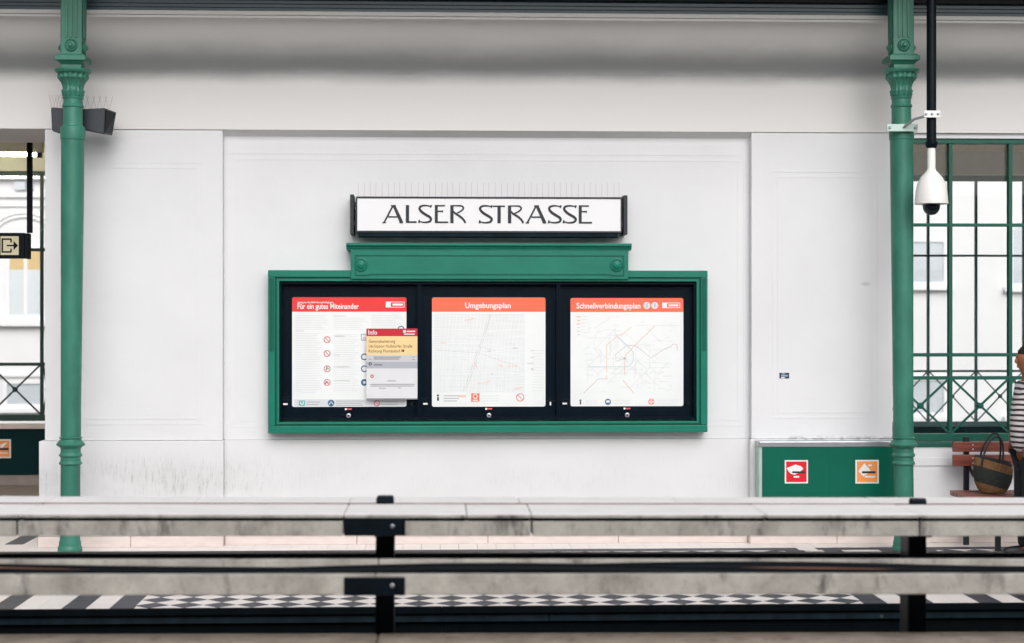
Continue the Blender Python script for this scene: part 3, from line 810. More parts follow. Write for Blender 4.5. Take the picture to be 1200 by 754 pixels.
# clamp that ties the pole to the column
K_ = empty('pole_clamp', (cxR, YC, ZR(150)), 'pale metal clamp arm tying the camera pole to the column', 'clamp')
box('column_plate', 'zinc', K_, PX(1039.5, 13.41), PX(1075.5, 13.41), 13.41, 13.425, ZR(156.5), ZR(148), bevel=0.002)
for u in (1042.5, 1072.5): MB().disc_y(PX(u, 13.41), 13.409, ZR(152.3), [(0.011, 0), (0.011, .006), (0.004, .012)], 10).build('bolt', 'silver', K_)
box('pole_band', 'plastic_white', K_, PX(1083, 13.19), PX(1102, 13.19), 13.185, 13.198, Zd(139), Zd(131), bevel=0.002)
for u in (1085.5, 1092.5, 1099.5): MB().disc_y(PX(u, 13.18), 13.184, Zd(135), [(0.010, 0), (0.010, .006), (0.004, .012)], 10).build('bolt', 'silver', K_)
MB().tube([(PX(1060, 13.39), 13.40, ZR(151.5)), (PX(1072, 13.3), 13.32, ZR(144)), (PX(1084, 13.2), 13.20, Zd(137.5))], 0.010, 8).build('arm', 'silver', K_)

# ================================================================== STATION NAME SIGN
YN = 13.98
xs0, xs1 = PX(417.5, YN), PX(728.5, YN)
zn0, zn1 = PZ(272.3, YN, 570), PZ(231.8, YN, 570)
N_ = empty('station_sign', ((xs0 + xs1) / 2, YN, zn0), 'long white station name sign in black art nouveau letters with bird spikes', 'sign')
box('face_panel', 'sign_white', N_, xs0 + 0.008, xs1 - 0.008, YN, YN + 0.03, zn0 + 0.01, zn1 - 0.008)
fr = MB()
fr.box(xs0, xs1, YN - 0.006, YN + 0.15, zn1 - 0.008, zn1 + 0.006); fr.box(xs0, xs1, YN - 0.006, YN + 0.15, zn0 - 0.004, zn0 + 0.010)
fr.box(xs0 - 0.004, xs0 + 0.008, YN - 0.006, YN + 0.15, zn0 + 0.010, zn1 - 0.008); fr.box(xs1 - 0.008, xs1 + 0.004, YN - 0.006, YN + 0.15, zn0 + 0.010, zn1 - 0.008)
fr.build('frame', 'letter_navy', N_)
MB().sweep_x([(YN + 0.002, zn0 - 0.0045), (YN + 0.15, zn0 - 0.0045), (YN + 0.15, zn0 - 0.04), (YN + 0.045, zn0 - 0.042), (YN + 0.012, zn0 - 0.035)], xs0 + 0.02, xs1 - 0.03).build('lower_tray', 'edge_grey', N_)
for u0, u1 in ((410.2, 414.6), (730.6, 735.4)):
    s = box('side_bar', 'letter_navy', N_, PX(u0, YN), PX(u1, YN), YN + 0.0, YR - 0.0, PZ(275.3 if u0 < 500 else 274.6, YN), PZ(228.6, YN), bevel=0.003)
for u0, u1 in ((414.6, 417.2), (728.9, 730.6)):
    for v in (240, 262): box('spacer', 'letter_navy', N_, PX(u0, YN) + 0.0005, PX(u1, YN) - 0.0005, YN + 0.04, YN + 0.09, PZ(v + 3, YN), PZ(v - 3, YN))
for i in range(45):
    x = xs0 + 0.012 + i * (xs1 - xs0 - 0.024) / 44 + random.uniform(-.003, .003)
    t = random.uniform(-.004, .004)
    MB().tube([(x, YN + 0.05, zn1 + 0.005), (x + t, YN + 0.045, zn1 + 0.128 + random.uniform(-.008, .004))], 0.0011, 5).build('bird_spike', 'wire', N_)
# lettering: strokes surveyed from the two halves of the name
def letter(strokes, zoom, ou, ov):
    b = MB(); k = YN / 2000
    for i, (pts, w) in enumerate(strokes):
        q = [P(ou + x / zoom, ov + y / zoom, YN - 0.004) for x, y in pts]
        b.ribbon(q, [ww * 1.3 / zoom * k for ww in w] if isinstance(w, (list, tuple)) else w * 1.3 / zoom * k, YN - 0.0035 - i * 0.0003)
    b.build('letter', 'letter_navy', N_)
def curve(pts, n=6):
    out = []
    for i in range(len(pts) - 1):
        p0, p1, p2, p3 = [Vector(pts[max(0, min(len(pts) - 1, j))]) for j in (i - 1, i, i + 1, i + 2)]
        for t in range(n):
            t /= n
            out.append(tuple(0.5 * ((2 * p1) + (p2 - p0) * t + (2 * p0 - 5 * p1 + 4 * p2 - p3) * t * t + (3 * p1 - p0 - 3 * p2 + p3) * t ** 3)))
    return out + [pts[-1]]
def taper(n, a, b, c): return [a + (b - a) * math.sin(math.pi * i / (n - 1)) if i < n / 2 else c + (b - c) * math.sin(math.pi * i / (n - 1)) for i in range(n)]
def S_(x, y0, y1, w, s):
    h = y1 - y0
    f = lambda a, b: (x + a * w, y0 + b * h)
    c = curve([f(.93, .07), f(.62, .03), f(.32, .035), f(.10, .10), f(.06, .22), f(.22, .38), f(.52, .53), f(.82, .66), f(.95, .78), f(.86, .91), f(.62, .965), f(.32, .965), f(.03, .91)])
    return [(c, taper(len(c), 8 * s, 20 * s, 8 * s)), ([f(.97, 0), f(.91, .15)], [16 * s, 8 * s]), ([f(.01, 1.0), f(.03, .82)], [16 * s, 8 * s])]
def A_(x, y0, y1, w, s):
    h = y1 - y0; f = lambda a, b: (x + a * w, y0 + b * h)
    return [([f(.06, .985), f(.50, .03)], 13 * s), ([f(.55, .03), f(.93, .985)], [22 * s, 26 * s]), ([f(.40, .03), f(.64, .03)], 11 * s), ([f(.27, .66), f(.76, .66)], 11 * s),
            ([f(-.02, .985), f(.15, .985)], 9 * s), ([f(.82, .985), f(1.0, .985)], 9 * s)]
def E_(x, y0, y1, w, s):
    h = y1 - y0; f = lambda a, b: (x + a * w, y0 + b * h)
    return [([f(.10, 0), f(.10, 1)], 23 * s), ([f(0, .03), f(.78, .03)], 11 * s), ([f(.1, .35), f(.58, .35)], 11 * s), ([f(.58, .29), f(.58, .41)], 8 * s), ([f(0, .97), f(1, .97)], 12 * s), ([f(.99, .93), f(.99, 1.0)], 6 * s)]
def R_(x, y0, y1, w, s):
    h = y1 - y0; f = lambda a, b: (x + a * w, y0 + b * h)
    bo = curve([f(.0, .03), f(.40, .03), f(.70, .04), f(.83, .12), f(.82, .23), f(.66, .35), f(.40, .46), f(.24, .49)])
    ta = curve([f(.10, .25), f(.32, .47), f(.62, .63), f(.86, .82), f(.98, 1.0)])
    return [([f(.09, 0), f(.09, 1)], 25 * s), (bo, taper(len(bo), 9 * s, 13 * s, 7 * s)), (ta, taper(len(ta), 9 * s, 16 * s, 15 * s)), ([f(.0, .985), f(.2, .985)], 8 * s)]
za = 8.571
letter(A_(160, 177, 355, 203, 1.0), za, 430, 220)
letter([([(407, 177), (407, 352)], 25), ([(394, 347), (497, 347)], 13), ([(494, 340), (494, 354)], 7), ([(394, 181), (418, 181)], 8)], za, 430, 220)
letter(S_(522, 176, 355, 128, 1.0), za, 430, 220)
letter(E_(684, 177, 354, 130, 1.0), za, 430, 220)
letter(R_(840, 177, 355, 152, 1.0), za, 430, 220)
zb_ = 6.667; sb = 0.80
letter(S_(12, 139, 279, 101, sb), zb_, 560, 220)
letter([([(166, 142), (166, 277)], 20), ([(121, 146), (208, 146)], 9), ([(122, 141), (122, 153)], 6), ([(207, 141), (207, 153)], 6), ([(155, 275), (177, 275)], 7)], zb_, 560, 220)
letter(R_(237, 140, 277, 120, sb), zb_, 560, 220)
letter(A_(377, 140, 278, 156, sb), zb_, 560, 220)
letter(S_(552, 139, 279, 100, sb), zb_, 560, 220)
letter(S_(669, 139, 279, 101, sb), zb_, 560, 220)
letter(E_(790, 140, 279, 100, sb), zb_, 560, 220)

# ================================================================== DISPLAY CASE
YK = 14.06
X = lambda u, Y=YK: PX(u, Y)
Zk = lambda v, Y=YK: PZ(v, Y, 570)
K0 = empty('display_case', (X(571), YK + 0.1, Zk(507)), 'dark green three-door display case with moulded crest on the white wall', 'display case')
yb = YR - 0.0005
# stepped frame: outer board, inner bead
def rail(x0, x1, z0, z1, name='frame_rail'): return MB().box(x0, x1, YK, yb, z0, z1).build(name, 'case_green', K0, bevel=0.006)
xo0, xo1, zo0, zo1 = X(314), X(829.3), Zk(507.3), Zk(317)
xi0, xi1, zi0, zi1 = X(327), X(816.3), Zk(492), Zk(331)
wf = X(322.4) - xo0
rail(xo0, xo1, zo1 - wf, zo1); rail(xo0, xo1, zo0, zo0 + wf)
rail(xo0, xo0 + wf, zo0 + wf, zo1 - wf); rail(xo1 - wf, xo1, zo0 + wf, zo1 - wf)
def bead(inset, w, dy, mat):
    b = MB(); a0, a1, c0, c1 = xo0 + inset, xo1 - inset, zo0 + inset, zo1 - inset
    b.box(a0, a1, YK + dy, yb, c1 - w, c1); b.box(a0, a1, YK + dy, yb, c0, c0 + w); b.box(a0, a0 + w, YK + dy, yb, c0 + w, c1 - w); b.box(a1 - w, a1, YK + dy, yb, c0 + w, c1 - w)
    return b.build('inner_bead', mat, K0, bevel=0.002)
g = xi0 - xo0 - wf
bead(wf, g * 0.42, 0.014, 'case_groove'); bead(wf + g * 0.42, g * 0.58, 0.006, 'case_green')
for sgn, xa in ((1, xo0), (-1, xo1)):
    for k in range(3):
        x = xa + sgn * (0.018 + k * 0.013)
        box('flute', 'case_groove', K0, x - 0.0035, x + 0.0035, YK - 0.006, YK - 0.0005, Zk(412), Zk(326), bevel=0.002)
for u0, u1 in ((314, 347), (796, 829)):
    pass
# crest
zc0, zc1 = Zk(327.5), Zk(293.5)
xc0, xc1 = X(411), X(736)
box('crest_board', 'case_green', K0, xc0, xc1, YK - 0.02, yb, zc0, zc1, bevel=0.004)
prof = [(YR - 0.001, zc1), (YK - 0.022, zc1), (YK - 0.022, zc1 + 0.010), (YK - 0.032, zc1 + 0.012), (YK - 0.036, zc1 + 0.024), (YK - 0.052, zc1 + 0.034), (YK - 0.056, zc1 + 0.036), (YK - 0.056, zc1 + 0.056), (YR - 0.001, zc1 + 0.058)]
MB().sweep_x(prof, X(406), X(739.5)).build('crest_cornice', 'case_green', K0, bevel=0.002)
pf = MB(); y1 = YK - 0.0205; y0 = y1 - 0.006; a0, a1 = X(416.5), X(731); c0, c1 = Zk(323.5), Zk(299.5); w = 0.006
pf.box(a0, a1, y0, y1, c1 - w, c1); pf.box(a0, X(433), y0, y1, c0, c0 + w); pf.box(X(715), a1, y0, y1, c0, c0 + w); pf.box(X(433), X(715), y0, y1, c0 - 0.0 + 0.008, c0 + 0.008 + w)
pf.box(a0, a0 + w, y0, y1, c0 + w, c1 - w); pf.box(a1 - w, a1, y0, y1, c0 + w, c1 - w)
pf.build('crest_moulding', 'case_groove', K0)
for u in (423.3, 722.5):
    MB().disc_y(X(u), YK - 0.021, Zk(310.5), [(0.056, 0), (0.056, .008), (0.046, .012), (0.042, .004), (0.034, .004), (0.032, .016), (0.02, .022), (0.006, .024)], 28).build('rosette', 'case_green', K0, smooth=35)
# backing and doors
YBK = YR - 0.05
box('backing', 'black_glass', K0, xi0 + 0.001, xi1 - 0.001, YBK, yb, zi0 + 0.001, zi1 - 0.001)
YG = YK + 0.045
dx = [xi0 + 0.002, X(491.5, YG), X(654.5, YG), xi1 - 0.002]
locks = (408.5, 573.0, 735.0)
for i in range(3):
    a, b = dx[i] + 0.0015, dx[i + 1] - 0.0015; z0, z1 = zi0 + 0.002, zi1 - 0.002; w = 0.014
    d = MB().box(a, b, YG - 0.008, YG + 0.02, z1 - w, z1).box(a, b, YG - 0.008, YG + 0.02, z0, z0 + w).box(a, a + w, YG - 0.008, YG + 0.02, z0 + w, z1 - w).box(b - w, b, YG - 0.008, YG + 0.02, z0 + w, z1 - w).build('door', 'black_glass', K0)
    MB().box(a + w, b - w, YG, YG + 0.004, z0 + w, z1 - w).build('pane', 'case_glass', d)
    xl = X(locks[i], YG); zl = PZ(487, YG, 570)
    MB().disc_y(xl, YG - 0.001, zl, [(0.019, 0), (0.019, .006), (0.013, .008), (0.0125, .003)], 20).build('lock', 'silver', d)
    MB().box(xl - 0.006, xl + 0.006, YG - 0.0085, YG - 0.003, zl - 0.008, zl + 0.006).build('keyhole', 'letter_navy', d)
    zt_ = PZ(479.3, YG, 570)
    MB().box(xl - 0.03, xl - 0.016, YG - 0.003, YG - 0.0005, zt_ - 0.008, zt_ + 0.007).build('lock_label', 'label_white', d)
    MB().box(xl - 0.0155, xl + 0.026, YG - 0.003, YG - 0.0005, zt_ - 0.005, zt_ + 0.005).build('lock_label', 'print_ring', d)
    for u in ((334.5, 482.5), (498.5, 645), (661.8, 807))[i]:
        xx = X(u, YG); zz = PZ(473.3, YG, 570); ww = (0.018, 0.007) if u in (334.5, 498.5, 661.8) else (0.006, 0.014)
        MB().box(xx - ww[0], xx + ww[0], YG - 0.004, YG - 0.0005, zz - ww[1], zz + ww[1]).build('catch', 'label_white' if u not in (482.5, 807) else 'edge_grey', d)

# ------------------------------------------------------------------ posters in the case
YO = YBK - 0.003
PXo = lambda u: PX(u, YO)
PZo = lambda v: PZ(v, YO, 570)
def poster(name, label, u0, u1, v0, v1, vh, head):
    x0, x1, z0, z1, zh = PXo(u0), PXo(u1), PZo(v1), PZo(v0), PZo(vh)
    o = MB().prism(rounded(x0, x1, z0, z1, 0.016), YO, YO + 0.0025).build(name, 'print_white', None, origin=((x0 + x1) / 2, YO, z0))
    tag(o, label, 'poster', 'posters in the display case')
    r = rounded(x0, x1, z0, z1, 0.016)
    top = [(x0, zh)] + [(x1, zh)] + [p for p in r if p[1] > (z0 + z1) / 2]
    MB().prism(top, YO - 0.0008, YO - 0.0001).build('header_band', head, o)
    return o
def lines(o, spec, mat, name='small_print', dy=0.0009):
    b = MB()
    for (u0, u1, v, t) in spec:
        z = PZo(v); h = t * YO / 2000 / 2
        b.flat(PXo(u0), PXo(u1), z - h, z + h, YO - dy)
    return b.build(name, mat, o)
def strokes(o, paths, mat, w, name='map_line', dy=0.001):
    b = MB()
    for i, p_ in enumerate(paths): b.ribbon([(PXo(u), PZo(v)) for u, v in p_], w * YO / 2000, YO - dy - i * 0.00002)
    return b.build(name, mat, o)
def ring(o, u, v, r, mat, bar=True, name='sign_icon', w=1.0):
    k = YO / 2000
    b = MB().ring_y(PXo(u), YO - 0.0012, PZo(v), r * k, w * k)
    if bar: b.ribbon([(PXo(u - r * .62), PZo(v - r * .62)), (PXo(u + r * .62), PZo(v + r * .62))], w * k * .8, YO - 0.0013)
    return b.build(name, mat, o)
def disc(o, u, v, r, mat, name='icon', dy=0.0010):
    k = YO / 2000
    return MB().disc_y(PXo(u), YO, PZo(v), [(r * k, dy)], 20).build(name, mat, o)
def logo(o, u0, u1, v0, v1, mat, dy=0.0012):
    lines(o, [(u0, u1, v0, .7), (u0, u1, v1, .7), (u1 - .7, u1, (v0 + v1) / 2, v1 - v0)], mat, 'emblem_frame', dy)
    lines(o, [(u0, u0 + (v1 - v0), (v0 + v1) / 2, v1 - v0)], mat, 'emblem', dy + .0001)
    lines(o, [(u0 + (v1 - v0) + 2, u1 - 2, (v0 + v1) / 2, (v1 - v0) * .38)], mat, 'emblem_text', dy + .0001)
def fine_text(o, u0, u1, v0, v1, mat, n, t=0.5, ragged=0.25, name='small_print'):
    lines(o, [(u0, u1 - random.random() * ragged * (u1 - u0), v0 + (v1 - v0) * i / max(1, n - 1), t) for i in range(n)], mat, name)

# 1: house rules
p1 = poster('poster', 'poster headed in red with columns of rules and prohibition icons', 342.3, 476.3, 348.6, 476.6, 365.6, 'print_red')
text('title', 'Für ein gutes Miteinander', 'print_white', p1, PXo(348.5), PZo(362.2), YO - 0.0016, 6.4 * YO / 2000, 71.5 * YO / 2000, 0.018)
text('heading', 'Auszug aus den Beförderungsbedingungen', 'print_white', p1, PXo(348.5), PZo(355.6), YO - 0.0016, 2.3 * YO / 2000, 42 * YO / 2000, 0.012)
logo(p1, 452, 474, 354.2, 360.2, 'print_white')
for (a, b, c, d, n) in ((346, 386, 370, 386, 9), (391, 432, 373, 386, 7), (435, 473, 370, 384, 8), (346, 378, 391, 458, 34), (391, 422, 392, 458, 32), (352, 372, 460, 461, 1)):
    fine_text(p1, a, b, c, d, 'print_line', n, 0.7)
lines(p1, [(391, 405, 370.5, .9), (346, 356, 388, .9), (391, 404, 394, .9), (391, 398, 416, .9), (391, 410, 430, .9), (391, 410, 446, .9)], 'map_grey')
for v in (398.2, 414.3, 432.3, 448.2): ring(p1, 383.3, v, 4.0, 'print_ring', v < 420 or v > 440)
strokes(p1, [[(382, 434), (383, 430), (385, 433)], [(381, 450), (383, 447), (385, 449)]], 'print_black', 1.2, 'icon_figure')
lines(p1, [(423, 430, 392, .8), (423, 430, 399, .8), (423, 423.9, 395.5, 7)], 'print_teal', 'icon_frame'); disc(p1, 427, 397, 2.2, 'map_purple')
for v in (418.3, 432.2): ring(p1, 427, v, 4.0, 'print_blue', False, w=1.3)
disc(p1, 427, 448.2, 4.0, 'print_blue'); disc(p1, 427, 448.2, 1.6, 'print_white', dy=.0013)
ring(p1, 470, 386, 4.0, 'print_blue', False, w=1.2)
lines(p1, [(345, 475, 471.6, 7.4)], 'print_grey', 'footer_band', 0.0004)
lines(p1, [(350.3, 357.5, 472.3, 6.4)], 'print_teal', 'icon'); strokes(p1, [[(352.4, 470.4), (352.4, 473), (353.9, 474), (355.4, 473), (355.4, 470.4)]], 'print_white', 1.1, 'icon_mark', .0012)
disc(p1, 388, 472.3, 3.9, 'print_blue'); strokes(p1, [[(385.4, 474), (388, 470.6), (390.6, 474)]], 'print_white', 1.0, 'icon_mark', .0014)
fine_text(p1, 359, 376, 471, 474, 'print_text', 2, .8); fine_text(p1, 393.5, 430, 470, 475, 'print_text', 3, .7); fine_text(p1, 446, 468, 471, 474, 'print_text', 2, .7)
ring(p1, 441.8, 472.6, 3.6, 'print_ring')
# 2: map of the neighbourhood
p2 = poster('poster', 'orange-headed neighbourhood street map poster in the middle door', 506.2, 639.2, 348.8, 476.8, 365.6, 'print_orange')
text('title', 'Umgebungsplan', 'print_white', p2, PXo(545), PZo(361.2), YO - 0.0016, 6.6 * YO / 2000, 53.5 * YO / 2000, 0.02)
lines(p2, [(509, 615, 414, 92)], 'map_sheet', 'map_sheet', 0.0003)
rnd = random.Random(5)
st = []
for k in range(34):
    v0 = 369 + k * 2.7
    st.append([(509, v0), (540 + rnd.uniform(-8, 8), v0 + rnd.uniform(-2, 2)), (570 + rnd.uniform(-8, 8), v0 + rnd.uniform(-3, 3)), (615, v0 + rnd.uniform(-5, 5))])
for k in range(26):
    u0 = 511 + k * 4.1; st.append([(u0, 368.5), (u0 - 4 + rnd.uniform(-2, 2), 400), (u0 - 8 + rnd.uniform(-3, 3) if u0 > 522 else u0, 460)])
st = [[(max(509, min(615, a)), max(368.5, min(460, b))) for a, b in q] for q in st]
strokes(p2, st, 'print_white', 0.55, 'street_lines', .0006)
blocks = MB()
for k in range(60):
    u, v = rnd.uniform(512, 608), rnd.uniform(371, 452); w_, h_ = rnd.uniform(1.5, 6), rnd.uniform(1, 4)
    blocks.flat(PXo(u), PXo(u + w_), PZo(v + h_), PZo(v), YO - 0.0005)
blocks.build('map_blocks', 'print_line', p2)
strokes(p2, [[(573, 368.6), (566, 395), (556, 422), (548, 445), (542, 459)], [(575, 368.6), (567.5, 397), (558, 424), (550, 447), (544.5, 459)]], 'map_grey', 0.8, 'railway_line', .0012)
strokes(p2, [[(512, 410), (532, 412), (562, 414), (590, 424), (606, 429)], [(560, 406), (580, 411)]], 'map_grey', 0.6, 'road_line', .0011)
strokes(p2, [[(545, 375.6), (551, 374.5), (555, 373)], [(560, 449.5), (568, 449), (575, 446)], [(584, 428), (590, 430)], [(594, 429.4), (608, 429.6)], [(517, 401), (522, 403)], [(555, 424), (560, 432)], [(602, 456), (612, 454.5)]], 'map_orange', 1.0, 'route_line', .0013)
lines(p2, [(571, 575, 412, 2.0), (601, 607, 408.5, 2.4)], 'map_grey', 'map_block')
fine_text(p2, 624, 637, 411, 458, 'print_line', 15, 0.7)
lines(p2, [(622, 625.5, 411, 1.2), (622, 625.5, 419, 1.2), (618, 625, 426, 1.2), (622, 625.5, 433, 2)], 'map_grey')
disc(p2, 513.2, 463.6, 1.3, 'print_black'); lines(p2, [(512.2, 514.4, 467.6, 4.4)], 'print_black', 'icon')
fine_text(p2, 520, 540, 464, 470, 'print_text', 3, .8); lines(p2, [(537, 546, 464.4, 2.4)], 'map_orange', 'icon_label')
lines(p2, [(552.2, 561.8, 466.0, 9.8)], 'print_orange', 'icon'); ring(p2, 557, 464.6, 3.0, 'print_white', False, w=1.1); lines(p2, [(554, 560, 469.3, 1.4)], 'print_white', 'icon_mark', .0014)
fine_text(p2, 564, 590, 464, 470, 'print_line', 3, .8)
ring(p2, 609.6, 466, 4.8, 'print_ring', w=.9)
# 3: network map
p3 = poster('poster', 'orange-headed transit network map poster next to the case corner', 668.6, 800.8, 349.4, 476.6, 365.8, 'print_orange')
text('title', 'Schnellverbindungsplan', 'print_white', p3, PXo(675.5), PZo(361.6), YO - 0.0016, 6.6 * YO / 2000, 75.5 * YO / 2000, 0.02)
for u in (758, 767.3): disc(p3, u, 358.2, 4.1, 'print_grey')
strokes(p3, [[(759.5, 355.8), (757, 357), (759, 359), (756.6, 360.6)], [(767.3, 355.8), (767.3, 360.4)]], 'print_text', 1.0, 'icon_mark', .0014)
logo(p3, 776, 797, 355.2, 360.8, 'print_white')
strokes(p3, [[(739.5, 383.5), (731, 391), (724, 393.5), (711, 404.5), (711, 437)], [(711, 440), (711, 444)]], 'map_orange', .8, 'route_line', .0012)
strokes(p3, [[(767, 382.5), (745, 404), (732, 418)], [(732, 420.5), (732, 440)], [(730, 446), (743, 461.5)]], 'map_salmon', .8, 'route_line', .00125)
strokes(p3, [[(722, 393.5), (736, 406), (742, 413), (742, 424), (736, 430.3), (688, 430.3)]], 'map_teal', .8, 'route_line', .0013)
strokes(p3, [[(732, 420.5), (722, 424), (721, 416), (734, 405.5), (745, 405.5), (763, 420), (778, 409.5), (785, 407), (789, 403.5), (793, 404), (794, 411)], [(684, 461), (701, 444.5), (712, 444.5)]], 'map_purple', .8, 'route_line', .00135)
strokes(p3, [[(745, 405), (745, 440)], [(746, 423), (758, 433), (758, 440)], [(699, 408), (712, 421), (730, 420)]], 'map_green', .8, 'route_line', .0014)
net = []
for k in range(60):
    u, v = rnd.uniform(684, 782), rnd.uniform(384, 456); q = rnd.choice(((1, 0), (0, 1), (1, -1), (1, 1))); l = rnd.uniform(6, 26)
    net.append([(u, v), (min(798, u + q[0] * l), max(372, min(462, v + q[1] * l)))])
net += [[(698, 392), (710, 386), (728, 388), (742, 398)], [(698, 392), (696, 408), (704, 418)], [(764, 382), (796, 381.5)], [(744, 381.5), (760, 381.5)]]
strokes(p3, net, 'print_line', 0.7, 'tram_line', .0008)
disc(p3, 732, 420.5, 1.3, 'print_black')
lb = []
for k in range(46):
    u, v = rnd.uniform(678, 788), rnd.uniform(371, 462); lb.append((u, u + rnd.uniform(2, 6), v, .9))
lines(p3, lb, 'print_line', 'stop_names')
for k in range(6): lines(p3, [(675.5 + (k % 2), 680, 371.5 + k * 4.2, 1.0)], 'print_salmon' if k < 3 else 'map_grey', 'legend')
fine_text(p3, 681, 688, 371, 394, 'print_line', 7, .7)
disc(p3, 680.2, 469.6, 1.1, 'print_black'); lines(p3, [(679.4, 681.0, 472.6, 3.6)], 'print_black', 'icon')
disc(p3, 712.4, 471.4, 3.6, 'print_blue'); lines(p3, [(710.4, 714.4, 471, 2.6)], 'print_white', 'icon_mark', .0014)
disc(p3, 763.2, 471.4, 3.6, 'print_orange'); lines(p3, [(760.4, 766, 471.4, 1.7), (762.3, 764.1, 471.4, 5.6)], 'print_white', 'icon_mark', .0014)
for u0, u1 in ((686, 702), (719, 742), (770, 796)): fine_text(p3, u0, u1, 469.6, 473.4, 'print_line', 3, .7)
# notice stuck on the glass of the first door
YO_keep = YO
YO = YG - 0.004
x0, x1, z0, z1 = PXo(429.4), PXo(489.6), PZo(468.2), PZo(385.2)
nt_ = MB().box(x0, x1, YO, YO + 0.0028, z0, z1).build('info_notice', 'note_white', None, origin=((x0 + x1) / 2, YO, z0))
tag(nt_, 'small red and cream construction notice stuck over the rules poster', 'notice')
def nband(v0, v1, mat, name): return MB().flat(x0, x1, PZo(v1), PZo(v0), YO - 0.0004).build(name, mat, nt_)
nband(385.2, 394.2, 'note_crimson', 'header_band'); nband(394.2, 416.2, 'note_cream', 'headline_band'); nband(416.2, 424.2, 'note_grey', 'grey_band'); nband(424.2, 431.8, 'note_midgrey', 'grey_band')
nband(466.8, 468.2, 'note_text', 'lower_edge')
text('title', 'Info', 'note_white', nt_, PXo(431.6), PZo(392.3), YO - 0.001, 5.4 * YO / 2000, 10.4 * YO / 2000, 0.02)
for i, (s_, w_) in enumerate((('Generalsanierung', 31), ('U6-Station Nußdorfer Straße', 51), ('Richtung Floridsdorf', 37))):
    text('headline', s_, 'note_brown', nt_, PXo(432), PZo(401.8 + i * 5.7), YO - 0.001, 3.7 * YO / 2000, w_ * YO / 2000, 0.006)
lines(nt_, [(470.5, 471.8, 411.2, 3), (472.2, 473.6, 411.2, 3)], 'note_black', 'arrow_mark')
lines(nt_, [(472.4, 475.6, 388.6, 3)], 'note_white', 'emblem'); lines(nt_, [(476.4, 486.6, 388.6, 1.5), (473.4, 486, 391.8, 1.4)], 'note_white', 'emblem_text')
lines(nt_, [(438, 470, 418.6, 1.2), (438, 468, 420.8, 1.2), (438, 448, 427.6, 2.0), (432, 435, 421, .8), (483, 486, 421.6, .8), (483, 486, 418.6, .8)], 'note_text')
ring(nt_, 433.8, 426.4, 1.9, 'note_black', False, w=.9); ring(nt_, 436, 441, 2.0, 'note_crimson', False, w=.9)
lines(nt_, [(454, 464, 446.4, .8), (434, 486, 450.4, .8), (434, 485, 452.4, .8), (444, 452, 455, .7), (466, 470, 454.6, .7)], 'note_text')
YO = YO_keep

# ================================================================== SMALL THINGS ON THE WALL
x, z = P(919, 440.4, YP)
s_ = tag(MB().box(x - 0.041, x + 0.041, YP - 0.003, YP - 0.0005, z - 0.023, z + 0.023).build('sticker', 'label_black', None, origin=(x, YP, z)), 'tiny dark blue and white sticker on the bare wall by the cabinet', 'sticker')
MB().flat(x - 0.028, x + 0.032, z - 0.008, z + 0.006, YP - 0.0034).build('print', 'sticker_blue', s_)
MB().flat(x - 0.022, x + 0.006, z + 0.010, z + 0.020, YP - 0.0034).build('print', 'sticker_blue', s_)
MB().flat(x - 0.026, x + 0.004, z - 0.021, z - 0.012, YP - 0.0034).build('print', 'label_white', s_)

# ------------------------------------------------------------------ utility cabinet
YU = 13.95
U = empty('utility_cabinet', (PX(970, YU), YU + 0.1, PZ(600, YU, 970)), 'low green utility cabinet with silver top edge mounted on the wall', 'cabinet')
ux0, ux1 = PX(893.5, YU), PX(1050, YU)
uz0, uz1 = PZ(601, YU, 970), PZ(524, YU, 970)
box('body', 'box_green', U, ux0, ux1, YU + 0.002, YP - 0.0155, uz0, uz1 - 0.001)
box('door_panel', 'box_green', U, ux0 + 0.003, (ux0 + ux1) / 2 - 0.001, YU, YU + 0.0015, uz0 + 0.003, uz1 - 0.004)
box('door_panel', 'box_green', U, (ux0 + ux1) / 2 + 0.001, ux1 - 0.003, YU, YU + 0.0015, uz0 + 0.003, uz1 - 0.004)
box('top_strip', 'silver', U, ux0 - 0.03, ux1, YU - 0.006, YP - 0.0155, uz1, uz1 + 0.046, bevel=0.006)
box('corner_strip', 'zinc', U, ux0 - 0.03, ux0 - 0.0005, YU + 0.004, YP - 0.0155, uz0, uz1 - 0.001, bevel=0.004)
def square_sticker(u0, u1, v0, v1, Y, name, label, mat, shape, uref=970):
    x0, x1, z0, z1 = PX(u0, Y), PX(u1, Y), PZ(v1, Y, uref), PZ(v0, Y, uref)
    o = MB().box(x0, x1, Y - 0.002, Y - 0.0004, z0, z1).build(name, 'label_white', None, origin=((x0 + x1) / 2, Y, z0))
    tag(o, label, 'sticker', 'square stickers')
    m = (x1 - x0) * 0.06
    MB().flat(x0 + m, x1 - m, z0 + m, z1 - m, Y - 0.0026).build('ground_print', mat, o)
    w = x1 - x0; h = z1 - z0
    MB().add([(x0 + a * w, Y - 0.0030, z0 + b * h) for a, b in shape], [tuple(range(len(shape)))]).build('figure_print', 'label_white', o)
    return o, x0, z0, w, h
YU2 = YU - 0.0
o, x0, z0, w, h = square_sticker(919.6, 946.8, 539.3, 566.6, YU2, 'sticker', 'red square sticker with a white fish-like shape on the cabinet', 'sticker_red', [(.08, .66), (.16, .52), (.26, .42), (.42, .37), (.60, .46), (.80, .63), (.70, .74), (.46, .81), (.28, .74)])
MB().flat(x0 + .32 * w, x0 + .88 * w, z0 + .44 * h, z0 + .52 * h, YU2 - 0.0034).build('lettering_print', 'label_black', o)
MB().flat(x0 + .38 * w, x0 + .62 * w, z0 + .25 * h, z0 + .32 * h, YU2 - 0.0034).build('lettering_print', 'label_white', o)
